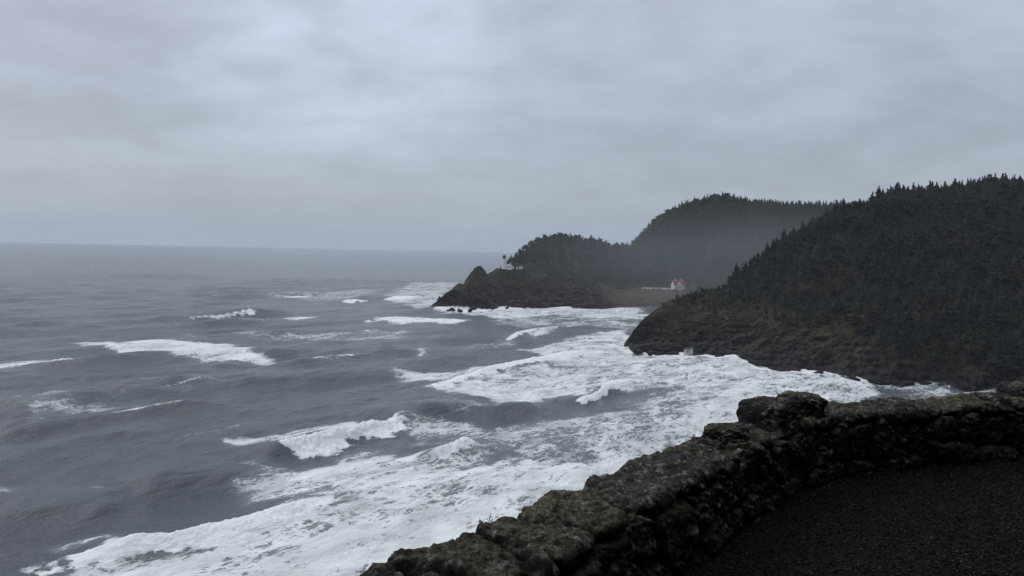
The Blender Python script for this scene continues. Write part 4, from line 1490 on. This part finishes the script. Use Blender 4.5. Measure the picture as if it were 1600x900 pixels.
uA = u_px(1200, WT / 2, WALL_H + 0.1); uB = u_px(1253, WT / 2, WALL_H + 0.1); uC = u_px(1140, WT / 2 - .02, WALL_H + 0.04)
p_, r_ = wall_frame(uA, WT / 2, WALL_H + 0.03); boulder('raised_stone', p_, (0.28, 0.38, 0.30), r_, 3, 5, label='larger raised block with a flat mossy top')
p_, r_ = wall_frame(uB, WT / 2 - 0.01, WALL_H + 0.025); boulder('raised_stone', p_, (0.19, 0.36, 0.28), r_ + 0.05, 5, 4.5, label='smaller raised block with pale lichen patches')
p_, r_ = wall_frame(uC, WT / 2 - 0.03, WALL_H + 0.0); boulder('raised_stone', p_, (0.18, 0.30, 0.17), r_ + 0.2, 8, 3.2, label='low rounded stone at the foot of the raised blocks')
uD = u_px(1618, WT / 2, WALL_H + 0.1)
p_, r_ = wall_frame(uD, WT / 2, WALL_H + 0.01); boulder('raised_stone', p_, (0.50, 0.44, 0.22), r_, 11, 4.5, label='raised block at the far end of the visible wall')

# little plants on the wall
M_TWIG = simple_mat('twig', (0.03, 0.025, 0.02), (0.05, 0.04, 0.03), 20, 0.9)
M_BLADE = simple_mat('dry_grass', (0.06, 0.055, 0.02), (0.10, 0.085, 0.035), 20, 0.8)
c0 = at(759, 824, GZ + WALL_H + 0.015)
o = empty('twiggy_plant', c0); tag(o, 'tiny leafless twiggy plant sprouting from the outer edge of the wall', 'plant')
b = MB(); rt = random.Random(4)
for k in range(7):
    a = rt.uniform(-1.1, 0.9); L = rt.uniform(0.03, 0.065)
    e = (math.sin(a) * L, rt.uniform(-0.02, 0.02), math.cos(a) * L)
    b.tube((0, 0, -0.03), e, 0.0018, 0.0011, 5)
    for q in range(4):
        t = 0.5 + 0.15 * q
        m_ = (e[0] * t, e[1] * t, e[2] * t)
        b.tube(m_, (m_[0] + rt.uniform(-.008, .008), m_[1] + rt.uniform(-.008, .008), m_[2] + 0.007), 0.0016, 0.0007, 4)
b.build('stem', M_TWIG, o)


def tuft(px, py, z, seed, label, n=46, L0=0.16, off=0.0):
    c0 = at(px, py, z)
    o = empty('grass_tuft', c0); tag(o, label, 'plant')
    r = random.Random(seed); v = []; f = []
    for k in range(n):
        a = r.uniform(0, 6.28); L = L0 * r.uniform(0.5, 1.1); out = r.uniform(0.3, 0.9)
        w = 0.0018
        p0 = Vector((0, 0, 0)); prev = None
        for s in range(5):
            t = s / 4
            q = Vector((math.cos(a) * out * L * t, math.sin(a) * out * L * t, L * (0.9 * t - 0.95 * t * t)))
            sd_ = Vector((-math.sin(a), math.cos(a), 0)) * (w * (1 - t * 0.8))
            v += [tuple(q - sd_), tuple(q + sd_)]
            if prev is not None:
                f.append((prev, prev + 1, prev + 3, prev + 2))
            prev = len(v) - 2
    mesh_obj('blades', np.array(v), f, M_BLADE, o)


def face_point(px, py):
    """where a sight line meets the viewer's side of the wall"""
    best = None
    for z in np.linspace(0.02, WALL_H - 0.03, 40):
        p = at(px, py, GZ + z)
        k = np.argmin((EX - p[0]) ** 2 + (EY - p[1]) ** 2)
        off = (p[0] - EX[k]) * nx[k] + (p[1] - EY[k]) * ny[k]
        e = abs(off - (WT + 0.06 * (WALL_H - z)))
        if best is None or e < best[0]:
            best = (e, z)
    return GZ + best[1]


tuft(1052, 800, face_point(1052, 800), 5, 'clump of thin grass growing from the shaded inner face of the wall')
tuft(1040, 735, face_point(1060, 745), 9, 'few dry grass blades at the inner top edge of the wall', 14, 0.09)

# gravel terrace
M_GRAVEL, N = new_mat('wet_gravel')
pos = N.pos()
q1 = N.vor(pos, 55.0); q2 = N.noise(pos, 2.2, 5, 0.6); q3 = N.vor(pos, 120.0)
sepc = N.n('ShaderNodeSeparateColor'); N.l(q1.outputs['Color'], sepc.inputs[0])
c = N.mix(N.rng(sepc.outputs[0], 0.1, 0.95), (0.0024, 0.0020, 0.0019), (0.010, 0.0086, 0.0082))
c = N.vmath('SCALE', c, scale=N.rng(q2, 0.3, 0.7, 0.6, 1.25))
hg = N.math('ADD', N.math('MULTIPLY', q1.outputs['Distance'], -1.0), N.math('MULTIPLY', q3.outputs['Distance'], -0.4))
finish(N, c, 0.85, bump(N, hg, 0.9, 0.02), spec=0.1)
gx = np.arange(-3.2, 10.0, 0.03); gy = np.arange(-3.0, 9.0, 0.03)
GX, GY = np.meshgrid(gx, gy, indexing='ij')
Pw = np.stack([EX[::25], EY[::25]], -1)
Pw3 = np.c_[Pw, np.zeros(len(Pw))]
sdw, _ = polyline_sd(Pw3, GX.ravel(), GY.ravel())
sdw = sdw.reshape(GX.shape)
gz = GZ + fbm(GX * 1.1, GY * 1.1, o=3) * 0.012 + fbm(GX * 9, GY * 9, o=2) * 0.004 + 0.035 * np.exp(-((sdw - WT - 0.1) / 0.18) ** 2)
F = grid_faces(*GX.shape)
okv = (sdw > 0.15).ravel()
F = F[okv[F].all(1)]
gr = mesh_obj('gravel_ground', np.stack([GX, GY, gz], -1).reshape(-1, 3), F, M_GRAVEL, smooth=True)
tag(gr, 'dark wet gravel ground inside the wall', 'ground', kind='structure')
# loose stones
M_PEB, N = new_mat('pebbles')
tn = N.attr('tint')
finish(N, N.ramp(tn, [(0, (0.002, 0.0018, 0.002)), (0.58, (0.006, 0.0052, 0.0052)), (0.70, (0.030, 0.025, 0.025)), (0.985, (0.05, 0.046, 0.044)), (1.0, (0.11, 0.09, 0.065))]), 0.8, spec=0.12)
rp = np.random.default_rng(88)
NPB = 70000
xp = rp.uniform(-0.3, 6.8, NPB * 2); yp = rp.uniform(2.2, 8.2, NPB * 2)
s_, _ = polyline_sd(Pw3, xp, yp)
ppx, ppy, pz_ = to_px(np.stack([xp, yp, np.full_like(xp, GZ)], -1))
ok = (s_ > WT + 0.02) & (ppx < 1700) & (ppy < 960) & (pz_ > 0)
xp, yp = xp[ok][:NPB], yp[ok][:NPB]
ix = np.clip(((xp + 3.2) / 0.03).astype(int), 0, GX.shape[0] - 1); iy = np.clip(((yp + 3.0) / 0.03).astype(int), 0, GX.shape[1] - 1)
zp = gz[ix, iy]
oct_v = np.array([(1, 0, 0), (0, 1, 0), (-1, 0, 0), (0, -1, 0), (0, 0, 0.7), (0, 0, -0.7)], float)
oct_f = np.array([(0, 1, 4), (1, 2, 4), (2, 3, 4), (3, 0, 4), (1, 0, 5), (2, 1, 5), (3, 2, 5), (0, 3, 5)])
n = len(xp)
sz = 0.0032 + 0.0075 * rp.random(n) ** 2.0
a = rp.random(n) * 6.28
vv = oct_v[None] * sz[:, None, None] * rp.uniform(0.6, 1.4, (n, 6, 3))
ca_, sa_ = np.cos(a)[:, None], np.sin(a)[:, None]
vx = vv[..., 0] * ca_ - vv[..., 1] * sa_ + xp[:, None]; vy = vv[..., 0] * sa_ + vv[..., 1] * ca_ + yp[:, None]; vz = vv[..., 2] + zp[:, None] + sz[:, None] * 0.35
pv = np.stack([vx, vy, vz], -1).reshape(-1, 3); pf = (oct_f[None] + (np.arange(n) * 6)[:, None, None]).reshape(-1, 3)
o = mesh_obj('gravel', pv, pf, M_PEB, attrs={'tint': np.repeat(rp.random(n), 6)})
tag(o, 'loose dark gravel stones scattered over the ground inside the wall', 'gravel', kind='stuff')

# cliff below the wall and an unseen hill added behind the viewer to block the sky: one sheet of ground
M_BANK = terrain_mat('viewpoint_ground', -100, -50, (0.02, 0.022, 0.012), (0.03, 0.03, 0.016), (0.014, 0.015, 0.010), (0.02, 0.02, 0.02), (0.03, 0.03, 0.03))
azs = np.radians(np.arange(-180, 180, 1.5)); rs_ = np.concatenate([[0.01], np.geomspace(0.6, 330, 90)])
AA, RRR = np.meshgrid(azs, rs_, indexing='ij')
XX = RRR * np.sin(AA); YY = RRR * np.cos(AA)
sdb, _ = polyline_sd(Pw3, XX.ravel(), YY.ravel()); sdb = sdb.reshape(XX.shape)
deg = np.degrees(AA)
# shading hill sector: right and behind
hillw = sstep(62, 85, deg) + (deg < -128) * sstep(-128, -150, deg)
hillw = np.clip(hillw, 0, 1)
rise = np.clip((RRR - 7.5), 0, None)
hill = GZ - 0.05 + np.minimum(rise * 1.9, 110 + rise * 0.1) + fbm(XX * 0.08, YY * 0.08, o=4) * np.minimum(rise * 0.3, 5)  # raised steep and high to darken the inner wall face and gravel
out = np.clip(-sdb - 0.15, 0, None)
drop = GZ - 0.05 - np.minimum(out * 1.25, 78) + fbm(XX * 0.07, YY * 0.07, o=4) * np.minimum(out * 0.15, 3)
sea_side = np.where(sdb > 0.1, GZ - 0.05, drop)
sea_side = np.where((np.abs(deg) < 62) & (RRR > 14), np.minimum(sea_side, GZ - 1.25 * (RRR - 12)), sea_side)
sea_side = np.where((deg <= -62) & (deg > -150) & (RRR > 7), np.minimum(sea_side, GZ - 1.25 * (RRR - 6.5)), sea_side)
sea_side = np.where((deg >= 62) & (deg < 90) & (RRR > 12), np.minimum(sea_side, GZ - 1.25 * (RRR - 12)), sea_side)
sea_side = np.maximum(sea_side, -9)
ZZ = hill * hillw + sea_side * (1 - hillw)
bank = mesh_obj('cliff_and_shade_terrain', np.stack([XX, YY, ZZ], -1).reshape(-1, 3), grid_faces(*XX.shape, True), M_BANK, smooth=True)
tag(bank, 'steep dark ground of the viewpoint cliff and of an unseen hill added for shade', 'hillside', kind='structure')

# ------------------------------------------------------------------ haze over the sea and rain mist between the headlands
M_HAZE = bpy.data.materials.new('haze_air'); M_HAZE.use_nodes = True
H = NT(M_HAZE.node_tree)
pv_ = H.n('ShaderNodeVolumePrincipled')
pv_.inputs['Color'].default_value = (0.80, 0.89, 1.0, 1)
pv_.inputs['Density'].default_value = HAZE_DENSITY
pv_.inputs['Anisotropy'].default_value = 0.0
H.l(pv_.outputs[0], H.n('ShaderNodeOutputMaterial').inputs['Volume'])
hz = MB(); hz.box((0, 0, 155), (31000, 31000, 350))
haze = hz.build('haze', M_HAZE)
haze.data.polygons.foreach_set('use_smooth', np.zeros(6, bool))
tag(haze, 'thin grey rain haze over sea and headlands', 'haze', kind='stuff')

M_MIST = bpy.data.materials.new('rain_mist'); M_MIST.use_nodes = True
H = NT(M_MIST.node_tree)
pv_ = H.n('ShaderNodeVolumePrincipled')
pv_.inputs['Color'].default_value = (0.84, 0.91, 1.0, 1)
pv_.inputs['Density'].default_value = 4.6e-4
pv_.inputs['Anisotropy'].default_value = 0.0
H.l(pv_.outputs[0], H.n('ShaderNodeOutputMaterial').inputs['Volume'])
c0 = at_y(1180, 408, 960)
# one lens-shaped bank whose thickness fades to nothing at its rim, so its edge is soft
nt_, nr_ = 72, 26
th = np.linspace(0, 2 * math.pi, nt_, endpoint=False)
rad_ = np.linspace(0, 1, nr_ + 1)[1:]
wob_ = 1 + 0.18 * fbm(np.cos(th) * 1.3 + 3, np.sin(th) * 1.3, o=3)
vs = [(0, -190, 0), (0, 190, 0)]
for sgn in (-1, 1):
    for r_i in rad_[:-1]:
        for k in range(nt_):
            x_, z_ = 330 * r_i * wob_[k] * math.cos(th[k]), 72 * r_i * wob_[k] * math.sin(th[k])
            vs.append((x_, sgn * 190 * (1 - r_i ** 2) ** 2 * (1 + 0.25 * float(perlin(np.array([x_ * 0.012]), np.array([z_ * 0.03 + sgn]))[0])), z_))
rim = len(vs)
for k in range(nt_):
    vs.append((330 * wob_[k] * math.cos(th[k]), 0, 72 * wob_[k] * math.sin(th[k])))
fs = []
m_ = nr_ - 1
for side in (0, 1):
    b0 = 2 + side * m_ * nt_
    for k in range(nt_):
        k2 = (k + 1) % nt_
        q = [(side, b0 + k, b0 + k2)]
        for i_ in range(m_ - 1):
            q.append((b0 + i_ * nt_ + k, b0 + (i_ + 1) * nt_ + k, b0 + (i_ + 1) * nt_ + k2, b0 + i_ * nt_ + k2))
        q.append((b0 + (m_ - 1) * nt_ + k, rim + k, rim + k2, b0 + (m_ - 1) * nt_ + k2))
        fs += [t if side == 0 else t[::-1] for t in q]
mist = mesh_obj('mist', np.array(vs), fs, M_MIST)
mist.location = tuple(c0)
tag(mist, 'drifting rain mist hanging between the two headlands', 'mist', kind='stuff')
